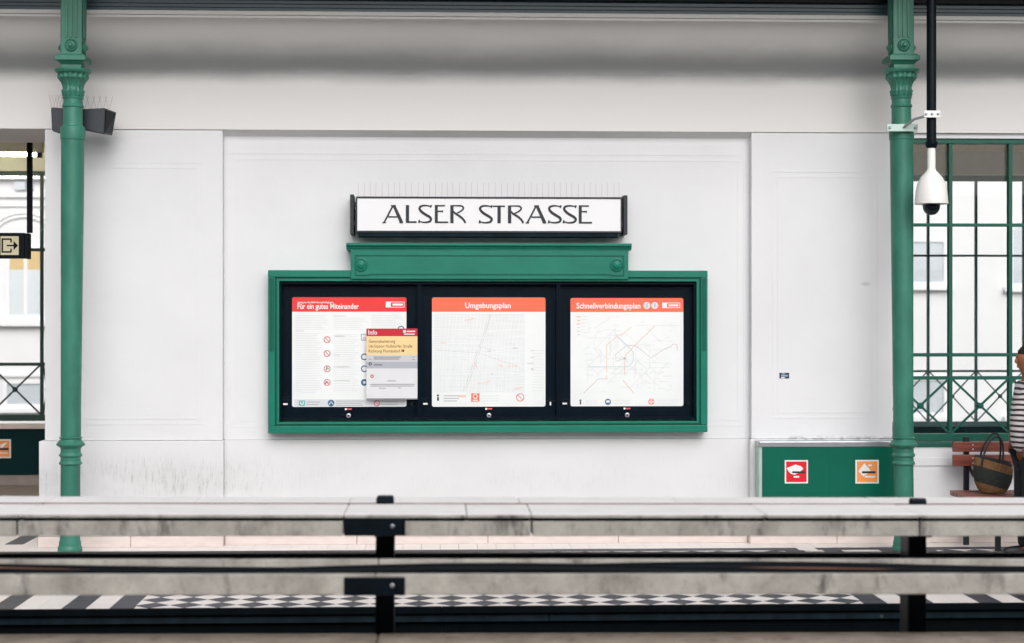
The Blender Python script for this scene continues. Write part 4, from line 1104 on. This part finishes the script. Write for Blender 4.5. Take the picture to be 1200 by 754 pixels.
o, x0, z0, w, h = square_sticker(1002.4, 1029.8, 539.3, 567.0, YU2, 'sticker', 'orange square sticker with a white diamond shape on the cabinet', 'sticker_orange', [(.12, .52), (.34, .30), (.50, .40), (.66, .55), (.38, .86)])
MB().flat(x0 + .28 * w, x0 + .86 * w, z0 + .43 * h, z0 + .52 * h, YU2 - 0.0034).build('lettering_print', 'label_black', o)
MB().flat(x0 + .40 * w, x0 + .84 * w, z0 + .25 * h, z0 + .32 * h, YU2 - 0.0034).build('lettering_print', 'label_white', o)
MB().flat(x0 + .54 * w, x0 + .70 * w, z0 + .74 * h, z0 + .80 * h, YU2 - 0.0034).build('lettering_print', 'label_white', o)
Yq = YB - 0.062
o, x0, z0, w, h = square_sticker(-12.5, 12.8, 515, 537, Yq, 'sticker', 'orange sticker with a white bird shape inside the open hall', 'sticker_orange', [(.50, .52), (.62, .54), (.84, .84), (.70, .80), (.52, .72)], 10)
MB().flat(x0 + .40 * w, x0 + .90 * w, z0 + .42 * h, z0 + .54 * h, Yq - 0.0034).build('lettering_print', 'label_black', o)
MB().flat(x0 + .40 * w, x0 + .86 * w, z0 + .24 * h, z0 + .29 * h, Yq - 0.0034).build('lettering_print', 'label_white', o)

# ------------------------------------------------------------------ exit sign and strip lamp in the hall
YX = 15.6
E_x = empty('exit_sign', (PX(20, YX), YX, PZ(303, YX, 10)), 'black hanging exit sign with a pale arrow symbol in the open hall', 'sign')
box('housing', 'navy_steel', E_x, PX(-26, YX), PX(29, YX), YX, YX + 0.1, PZ(303, YX, 10), PZ(273, YX, 10), bevel=0.006)
box('end_cap', 'navy_steel', E_x, PX(29, YX) + 0.001, PX(33.5, YX), YX - 0.006, YX + 0.1, PZ(303.5, YX, 10), PZ(273.5, YX, 10), bevel=0.004)
box('rod', 'navy_steel', E_x, PX(30.4, YX), PX(36.2, YX), YX + 0.03, YX + 0.07, PZ(272.8, YX, 10), ZHC - 0.001)
x0, x1, z0, z1 = PX(0.6, YX), PX(22, YX), PZ(299, YX, 10), PZ(277, YX, 10)
MB().flat(x0, x1, z0, z1, YX - 0.0015).build('symbol_field', 'exit_pale', E_x)
w, h = x1 - x0, z1 - z0
b = MB(); f = lambda a, c: (x0 + a * w, z0 + c * h); yy = YX - 0.003; t = 0.085 * w
for i, (a, c) in enumerate((((.10, .16), (.10, .84)), ((.06, .84), (.60, .84)), ((.06, .16), (.60, .16)), ((.58, .84), (.58, .66)), ((.58, .34), (.58, .16)), ((.34, .5), (.86, .5)))):
    b.ribbon([f(*a), f(*c)], t, yy - i * 0.0001)
b.add([(f(.72, .74)[0], yy - .0007, f(.72, .74)[1]), (f(.72, .26)[0], yy - .0007, f(.72, .26)[1]), (f(.97, .5)[0], yy - .0007, f(.97, .5)[1])], [(0, 1, 2)])
b.build('arrow_symbol', 'navy_steel', E_x)
YL = 18.3
Lp = empty('strip_lamp', (PX(0, YL), YL, ZHC), 'lit fluorescent strip lamp under the cream hall ceiling', 'lamp')
xe = PX(43.5, YL)
zl = PZ(181.5, YL, 10)
box('tray', 'hall_wall', Lp, xe - 2.4, xe + 0.06, YL - 0.05, YL + 0.05, zl + 0.022, ZHC - 0.001)
MB().tube([(xe - 2.3, YL, zl), (xe, YL, zl)], 0.018, 10).build('tube', 'lamp_tube', Lp)
box('end_socket', 'speaker_black', Lp, xe + 0.0005, xe + 0.05, YL - 0.03, YL + 0.03, zl - 0.03, zl + 0.021)

# ================================================================== BENCH, BASKET, PERSON
YBk = 13.92
bz = lambda v, Y: PZ(v, Y, 1150)
bn = empty('bench', (PX(1195, 13.6), 13.65, 0), 'wooden slat bench with black metal frame under the green window', 'bench')
bx0 = PX(1117, YBk); bx1 = bx0 + 1.75
slat_b = [(518, 529.8), (533.2, 546.4)]
for va, vb in slat_b:
    box('back_slat', 'bench_wood', bn, bx0, bx1, YBk, YBk + 0.035, bz(vb, YBk), bz(va, YBk), bevel=0.005)
zs_ = bz(581.5, 13.52)
for i in range(4):
    y = 13.50 + i * 0.098
    box('seat_slat', 'bench_wood', bn, bx0 - 0.04, bx1 + 0.04, y, y + 0.088, zs_ - 0.03, zs_ + (0.004 * i), bevel=0.005)
for xl_ in (PX(1134.5, YBk), bx1 - 0.16):
    box('back_upright', 'leather_black', bn, xl_ - 0.022, xl_ + 0.022, YBk + 0.036, YBk + 0.07, 0.0, bz(512.5, YBk), bevel=0.004)
    box('front_leg', 'leather_black', bn, xl_ - 0.02 + 0.13, xl_ + 0.02 + 0.13, 13.54, 13.58, 0.0, zs_ - 0.031, bevel=0.004)
    box('seat_bearer', 'leather_black', bn, xl_ - 0.02, xl_ + 0.02, 13.52, YBk + 0.035, zs_ - 0.065, zs_ - 0.031)
    MB().tube([(xl_ + 0.02, YBk + 0.03, bz(548, YBk)), (xl_ + 0.03, YBk - 0.05, bz(557, YBk)), (xl_ + 0.09, YBk - 0.13, bz(560, YBk))], 0.014, 8).build('brace', 'leather_black', bn, smooth=True)
    for va, vb in slat_b:
        for t in (.3, .75):
            MB().disc_y(xl_ + 0.04, YBk - 0.0005, bz(va + (vb - va) * t, YBk), [(0.007, 0), (0.007, .003), (0.003, .005)], 10).build('bolt', 'silver', bn)

# basket
YQ = 13.66
zq = zs_ + 0.016
xq = PX(1163.5, YQ)
bk = empty('basket', (xq, YQ, zq), 'woven straw and black basket with leather handles standing on the bench', 'basket')
m = MB(); n = 28
rows = [(0.0, .105, .075), (.03, .125, .09), (.08, .148, .10), (.14, .160, .105), (.20, .160, .10), (.25, .150, .085), (.275, .142, .07)]
for zz, rx, ry in rows:
    for k in range(n):
        q = 2 * math.pi * k / n
        m.v.append((rx * math.cos(q), ry * math.sin(q), zz * (1 - 0.10 * math.cos(q) * (zz / .275))))
for i in range(len(rows) - 1):
    for k in range(n): m.f.append((i * n + k, i * n + (k + 1) % n, (i + 1) * n + (k + 1) % n, (i + 1) * n + k))
m.f.append(tuple(reversed(range(n))))
o = m.build('woven_body', 'straw', None, smooth=True); o.location = (xq, YQ, zq); adopt(o, bk)
sol = o.modifiers.new('thick', 'SOLIDIFY'); sol.thickness = 0.008
o = MB().add([(0.128 * math.cos(2 * math.pi * k / n), 0.058 * math.sin(2 * math.pi * k / n), 0.235 - 0.03 * math.cos(2 * math.pi * k / n)) for k in range(n)] + [(0, 0, 0.26)], [(k, (k + 1) % n, n) for k in range(n)]).build('cover_cloth', 'leather_black', None, smooth=True)
o.location = (xq, YQ, zq); adopt(o, bk)
for dy, lift, sh in ((-0.075, 0.0, 0.0), (0.065, 0.02, 0.02)):
    pts = []
    for k in range(17):
        a = math.pi * k / 16
        pts.append((xq - 0.035 + sh - 0.085 * math.cos(a) + 0.05 * math.sin(a), YQ + dy * (1 - .25 * math.sin(a)), zq + 0.19 + (0.265 + lift) * math.sin(a) ** 0.8))
    MB().tube(pts, 0.0085, 8).build('handle', 'leather_black', bk, smooth=True)

# person standing beside the bench, in profile, facing along the platform away from the frame edge
YP_ = 13.22
px = PX(1204.5, YP_)
pk = empty('person', (px, YP_, 0), 'person in a striped top and dark trousers standing by the bench at frame edge', 'person')
def skin_mesh(name, mat, joints, edges, root=0, sub=2, parent=pk):
    me = bpy.data.meshes.new(name)
    me.from_pydata([j[0] for j in joints], edges, [])
    o = bpy.data.objects.new(name, me); C.objects.link(o)
    sk = o.modifiers.new('skin', 'SKIN'); sk.use_smooth_shade = True
    for i, j in enumerate(joints):
        r = j[1]; me.skin_vertices[0].data[i].radius = r if isinstance(r, tuple) else (r, r)
        me.skin_vertices[0].data[i].use_root = (i == root)
    s = o.modifiers.new('sub', 'SUBSURF'); s.levels = sub; s.render_levels = sub
    dg = bpy.context.evaluated_depsgraph_get(); dg.update()
    me2 = bpy.data.meshes.new_from_object(o.evaluated_get(dg))
    bpy.data.objects.remove(o); bpy.data.meshes.remove(me)
    me2.materials.clear(); me2.materials.append(MATS[mat])
    for p in me2.polygons: p.use_smooth = True
    o = bpy.data.objects.new(name, me2); C.objects.link(o)
    return adopt(o, parent)
def J(x, y, z, r): return ((px + x, YP_ + y, z), r)      # x < 0 is forwards for this figure, y < 0 towards the tracks
# body: one surface from the feet to the head, arms bent, hands at the waist
bj = [J(0.02, 0, .90, .10), J(0.01, 0, 1.08, .095), J(0.015, 0, 1.24, .105), J(0.03, 0, 1.36, .075), J(0.02, 0, 1.42, .048), J(-0.010, 0, 1.485, .064), J(-0.008, 0, 1.545, .098), J(-0.002, 0, 1.612, .090)]
be = [(0, 1), (1, 2), (2, 3), (3, 4), (4, 5), (5, 6), (6, 7)]
for s in (-1, 1):
    k = len(bj)
    bj += [J(0.02, s * .09, .84, .085), J(0.0, s * .095, .48, .058), J(0.03, s * .095, .12, .042), J(0.03, s * .095, .05, .045), J(-0.10, s * .11, .03, .036), J(-0.16, s * .115, .024, .026)]
    be += [(0, k), (k, k + 1), (k + 1, k + 2), (k + 2, k + 3), (k + 3, k + 4), (k + 4, k + 5)]
    k = len(bj)
    bj += [J(0.03, s * .15, 1.355, .052), J(0.0, s * .195, 1.20, .044), J(-0.02, s * .205, 1.08, .041), J(-0.045, s * .205, .985, .036), J(-0.058, s * .20, .90, .027), J(-0.06, s * .195, .868, .027)]
    be += [(3, k), (k, k + 1), (k + 1, k + 2), (k + 2, k + 3), (k + 3, k + 4), (k + 4, k + 5)]
body = skin_mesh('body', 'skin', bj, be)
# hands: five separate bent fingers each
for s in (-1, 1):
    for i, (dx_, ln) in enumerate(((-0.022, .062), (-0.008, .070), (0.007, .066), (0.021, .052))):
        skin_mesh('finger', 'skin', [J(-0.062 + dx_, s * .195, .866, .0095), J(-0.070 + dx_, s * .190, .866 - ln * .6, .0088), J(-0.068 + dx_, s * .172, .866 - ln, .0078)], [(0, 1), (1, 2)], sub=1, parent=body)
    skin_mesh('thumb', 'skin', [J(-0.072, s * .188, .885, .0105), J(-0.092, s * .172, .862, .010), J(-0.098, s * .158, .840, .0085)], [(0, 1), (1, 2)], sub=1, parent=body)
# face: nose, brow, lips, chin, ear
skin_mesh('nose', 'skin', [J(-0.078, 0, 1.565, .012), J(-0.096, 0, 1.538, .016), J(-0.080, 0, 1.520, .014)], [(0, 1), (1, 2)], sub=2, parent=body)
skin_mesh('lips', 'skin', [J(-0.064, -.024, 1.497, .009), J(-0.080, 0, 1.498, .014), J(-0.064, .024, 1.497, .009)], [(0, 1), (1, 2)], sub=2, parent=body)
skin_mesh('chin', 'skin', [J(-0.045, 0, 1.478, .034), J(-0.062, 0, 1.468, .026)], [(0, 1)], sub=2, parent=body)
for s in (-1, 1):
    skin_mesh('ear', 'skin', [J(0.0, s * .076, 1.555, .014), J(0.008, s * .080, 1.535, .016), J(0.0, s * .076, 1.515, .010)], [(0, 1), (1, 2)], sub=2, parent=body)
    MB().lathe([(0.002, 1.5535), (0.007, 1.556), (0.007, 1.562), (0.002, 1.5645)], px - 0.069, YP_ + s * 0.030, 10).build('eye', 'hair', body, smooth=True)
    skin_mesh('eyebrow', 'hair', [J(-0.078, s * .018, 1.578, .005), J(-0.074, s * .042, 1.576, .004)], [(0, 1)], sub=1, parent=body)
# hair: short curls over crown and nape
bm = bmesh.new(); bmesh.ops.create_icosphere(bm, subdivisions=4, radius=1.0)
for v in list(bm.verts):
    d = v.co.copy()
    k = 1 + 0.10 * math.sin(d.x * 17 + d.z * 9) * math.sin(d.y * 15 + d.z * 13) + 0.05 * math.sin(d.x * 31) * math.sin(d.z * 29 + d.y * 23)
    v.co = Vector((px + 0.016 + d.x * 0.092 * k, YP_ + d.y * 0.092 * k, 1.588 + d.z * 0.083 * k))
bmesh.ops.delete(bm, geom=[v for v in bm.verts if v.co.x < px - 0.052 and v.co.z < 1.592 or v.co.z < 1.52 and v.co.x < px + 0.03], context='VERTS')
me = bpy.data.meshes.new('hair'); bm.to_mesh(me); bm.free(); me.materials.append(MATS['hair'])
for p in me.polygons: p.use_smooth = True
o = bpy.data.objects.new('hair', me); C.objects.link(o); o.modifiers.new('thick', 'SOLIDIFY').thickness = 0.012; adopt(o, pk)
# clothes
tj = [J(0.015, 0, .80, .150), J(0.005, 0, .97, .150), J(-0.012, 0, 1.10, .138), J(0.0, 0, 1.23, .132), J(0.03, 0, 1.345, .088), J(0.025, 0, 1.375, .064)]
te = [(0, 1), (1, 2), (2, 3), (3, 4), (4, 5)]
for s in (-1, 1):
    k = len(tj)
    tj += [J(0.03, s * .135, 1.345, .068), J(0.005, s * .185, 1.235, .064), J(0.0, s * .20, 1.17, .062)]
    te += [(4, k), (k, k + 1), (k + 1, k + 2)]
skin_mesh('striped_top', 'striped_cloth', tj, te)
lj = [J(0.02, 0, .84, .118)]; le = []
for s in (-1, 1):
    k = len(lj)
    lj += [J(0.02, s * .078, .76, .104), J(0.0, s * .095, .48, .082), J(0.03, s * .098, .10, .076), J(0.03, s * .098, .07, .076)]
    le += [(0, k), (k, k + 1), (k + 1, k + 2), (k + 2, k + 3)]
skin_mesh('trousers', 'trousers', lj, le)
for s in (-1, 1):
    skin_mesh('shoe', 'shoe_black', [J(0.075, s * .098, .045, .044), J(0.0, s * .10, .043, .045), J(-0.10, s * .112, .036, .040), J(-0.165, s * .116, .03, .030)], [(0, 1), (1, 2), (2, 3)])

# ================================================================== TRACKS AND THE CABLE TROUGHS BETWEEN THEM
base = tag(MB().box(-14, 14, 7.905, 8.80, TRACK + 0.002, 0.245).build('trough_foundation', 'concrete_base', None, bevel=0.01), kind='structure')
pw = empty('parapet', (0, 7.5, 0), 'stained low concrete parapet along the very bottom of the view', 'parapet')
for a_, b_ in ((-14, -8.1), (-8.1, -3.9), (-3.9, PX(444, 7.9)), (PX(444, 7.9), 3.4), (3.4, 7.9), (7.9, 14)):
    box('parapet_block', 'concrete_base', pw, a_ + 0.002, b_ - 0.002, 7.1, 7.9, TRACK + 0.002, PZ(742.5, 7.9, 505), bevel=0.012)
base['label'] = 'stained concrete foundation wall between the tracks'
bcuts = [-14, -9.4, -4.6, PX(444, 8.3), 3.3, 7.6, 14]
def split_box(name, mat, parent, cuts, y0, y1, z0, z1, bevel=0.006, gap=0.003):
    for a, b in zip(cuts[:-1], cuts[1:]): box(name, mat, parent, a + gap / 2, b - gap / 2, y0, y1, z0, z1, bevel=bevel)
YT = 8.0
ztop = PZ(603, YT, 505)
def trough(y0, y1, body_cuts, lid_cuts, label, group='covered cable troughs'):
    o = empty('cable_trough', (0, (y0 + y1) / 2, ztop - 0.11), label, 'cable trough', group)
    w = 0.045
    for a, b in zip(body_cuts[:-1], body_cuts[1:]):
        MB().sweep_x([(y0, ztop - 0.104), (y1, ztop - 0.104), (y1, ztop - 0.034), (y1 - w, ztop - 0.034), (y1 - w, ztop - 0.075), (y0 + w, ztop - 0.075), (y0 + w, ztop - 0.034), (y0, ztop - 0.034)],
                     a + 0.004, b - 0.004).build('channel', 'concrete', o, bevel=0.004)
    for a, b in zip(lid_cuts[:-1], lid_cuts[1:]):
        box('lid', 'concrete_lid', o, a + 0.002, b - 0.002, y0 - 0.004, y1 - 0.002, ztop - 0.0175, ztop + random.uniform(-0.0015, 0.0015), bevel=0.005)
        box('lid_gap_shade', 'navy_edge', o, a + 0.01, b - 0.01, y0 + 0.003, y1 - 0.012, ztop - 0.0337, ztop - 0.0177)  # dark filler painting the shadow in the gap under the lid
        box('lid_front_shade', 'concrete', o, a + 0.004, b - 0.004, y0 - 0.0062, y0 - 0.0042, ztop - 0.0172, ztop - 0.004)  # grey strip painting the white lid's front as its shaded side
    return o
zz0 = ztop
c8 = [-12, -9, -6, -3.9] + [PX(u, YT) for u in (20, 403, 623, 1078)] + [4.1, 6.5, 9.0, 12]
l8 = [-12, -10, -8, -6, -4.6, -3.2] + [PX(u, YT) for u in (25, 403, 547, 623, 898, 1078)] + [3.4, 4.6, 6.0, 7.5, 9.0, 10.5, 12]
trough(YT, YT + 0.438, c8, l8, 'near lidded concrete cable trough running across the whole view')
l9 = [-12, -9, -6, -4] + [PX(u, 8.6) for u in (58, 230, 410, 608, 792, 1024)] + [3.6, 5, 7, 9, 12]
trough(YT + 0.452, YT + 0.79, [-12, -8, -4, 0.5, 4.5, 8, 12], l9, 'far lidded concrete cable trough behind the black post heads')
ss = empty('gap_strip', (0, YT + 0.442, ztop - 0.03), 'thin brown strip added to darken the gap between the two lidded troughs', 'gap strip')  # added strip paints in the dark of the open gap
for a, b in ((-12, -4), (-4, PX(452, 8.54) - 0.0455), (PX(452, 8.54) + 0.0455, PX(1069, 8.54) - 0.0455), (PX(1069, 8.54) + 0.0455, 12)):
    box('strip_length', 'gap_brown', ss, a + 0.001, b - 0.001, YT + 0.4375, YT + 0.4465, ztop - 0.03, ztop + 0.0035)
# open trough underneath, standing a little nearer
YLo = 7.56
zo = PZ(674, YLo, 505); zob = PZ(698, YLo, 505)
ot = empty('open_cable_trough', (0, YLo + 0.2, zob), 'lower open concrete cable trough holding black cables', 'cable trough')
for a, b in zip([-12, -7, PX(440, YLo), 4.6, 8.8], [-7, PX(440, YLo), 4.6, 8.8, 12]):
    MB().sweep_x([(YLo, zob), (YLo + 0.43, zob), (YLo + 0.43, zo + 0.012), (YLo + 0.385, zo + 0.012), (YLo + 0.385, zob + 0.03), (YLo + 0.05, zob + 0.03), (YLo + 0.045, zo), (YLo, zo)], a + 0.002, b - 0.002).build('channel', 'concrete', ot, bevel=0.005)
labs = ['black cable sagging along the near side of the open trough', 'black cable lying in the middle of the open trough', 'black cable along the far side of the open trough', 'brown sheathed cable half hidden among the black cables']
for i, (yy, r, mt, zc) in enumerate(((7.645, 0.026, 'cable_black', 0.012), (7.725, 0.030, 'cable_black', 0.030), (7.810, 0.030, 'cable_black', 0.042), (7.765, 0.018, 'cable_brown', 0.062))):
    pts = []
    rn = random.Random(20 + i); ph = rn.uniform(0, 6)
    for k in range(97):
        x = -12 + k * 0.25
        z = zob + 0.03 + r + zc * (0.5 + 0.5 * math.sin(x * 1.9 + ph)) * (0.6 + 0.4 * math.sin(x * 0.7 + ph * 2))
        pts.append((x, yy + 0.012 * math.sin(x * 1.3 + ph), z))
    tag(MB().tube(pts, r, 10).build('cable', mt, None, smooth=True), labs[i], 'cable', 'cables in the open trough')
# long steel angle behind
za_, zb2 = PZ(647.6, 8.66, 600), PZ(655.0, 8.66, 600)
sa = empty('steel_rail', (0, 8.7, zb2), 'long dark steel rail running behind the lower trough', 'rail')
for a, b in ((-12, -4.2), (-4.2, 1.9), (1.9, 12)):
    box('rail_length', 'navy_steel', sa, a + 0.001, b - 0.001, 8.62, 8.70, zb2, za_, bevel=0.004)
# posts
def post(u, label, plates):
    Yp_ = 8.4440
    x = PX(u, Yp_ + 0.1); o = empty('steel_post', (x, Yp_, 0.245), label, 'post', 'steel posts carrying the troughs')
    ztp = PZ(584.5, Yp_, u)
    box('web', 'navy_steel', o, x - 0.044, x + 0.044, YT + 0.4395, YT + 0.4505, 0.2455, ztp, bevel=0.002)
    box('flange', 'navy_steel', o, x - 0.046, x + 0.046, YT + 0.4520, YT + 0.60, 0.2455, ztop - 0.106, bevel=0.003)
    box('head', 'navy_steel', o, x - 0.040, x + 0.042, YT + 0.430, YT + 0.470, ztop + 0.003, ztp + 0.012, bevel=0.008)
    box('arm', 'navy_steel', o, x - 0.05, x + 0.05, YT + 0.36, YT + 0.436, ztop - 0.155, ztop - 0.106, bevel=0.004)
    box('arm', 'navy_steel', o, x - 0.05, x + 0.05, YLo + 0.30, YT + 0.436, zob - 0.045, zob - 0.002, bevel=0.004)
    box('foot_plate', 'navy_steel', o, x - 0.10, x + 0.10, YT + 0.30, YT + 0.62, 0.2452, 0.262, bevel=0.004)
    if plates:
        for v0, v1, YY in ((607.5, 628.6, YT), (677, 698.6, YLo)):
            pl_ = box('clamp_plate', 'navy_steel', o, PX(403.5, YY), PX(475, YY), YY - 0.016, YY - 0.006, PZ(v1, YY, 440), PZ(v0, YY, 440), bevel=0.003)
            xx, zz = P(460, (v0 + v1) / 2 - .5, YY - .02)
            MB().disc_y(xx, YY - 0.0165, zz, [(0.010, 0), (0.010, .004), (0.005, .007)], 10).build('bolt', 'silver', pl_)
    else:
        MB().disc_y(PX(1062, YT), YT + 0.436, PZ(720.5, 8.43, 1054), [(0.007, 0), (0.007, .006), (0.003, .010)], 10).build('bolt', 'silver', o)
post(452, 'black steel post with bolted front plates under the station sign', True)
post(1069, 'black steel post without front plates below the utility cabinet end', False)
post(-190, 'black steel post outside the frame', False) if False else None
# rails in the two track beds
for i, (yy, lab) in enumerate(((9.35, 'running rail of the far track nearer the cable troughs'), (10.5, 'running rail of the far track nearer the platform edge'))):
    tag(MB().sweep_x([(yy - .06, TRACK + .09), (yy + .06, TRACK + .09), (yy + .012, TRACK + .12), (yy + .012, TRACK + .2), (yy + .035, TRACK + .21), (yy + .035, TRACK + .235), (yy - .035, TRACK + .235), (yy - .035, TRACK + .21), (yy - .012, TRACK + .2), (yy - .012, TRACK + .12)], -38, 38).build('running_rail', 'rail_steel'), lab, 'rail', 'running rails')
# the troughs follow the slight gradient of the line
piv = Matrix.Translation((PX(600, 8.0), 8.0, 0.9))
grade = piv @ Matrix.Rotation(R(0.30), 4, 'Y') @ piv.inverted()
for o in list(C.objects):
    if o.parent is None and o.name.split('.')[0] in ('cable_trough', 'open_cable_trough', 'cable', 'steel_rail', 'steel_post', 'gap_strip', 'parapet', 'trough_foundation'):
        m = grade @ Matrix.LocRotScale(o.location, o.rotation_euler, o.scale)
        o.location = m.to_translation(); o.rotation_euler = m.to_euler()
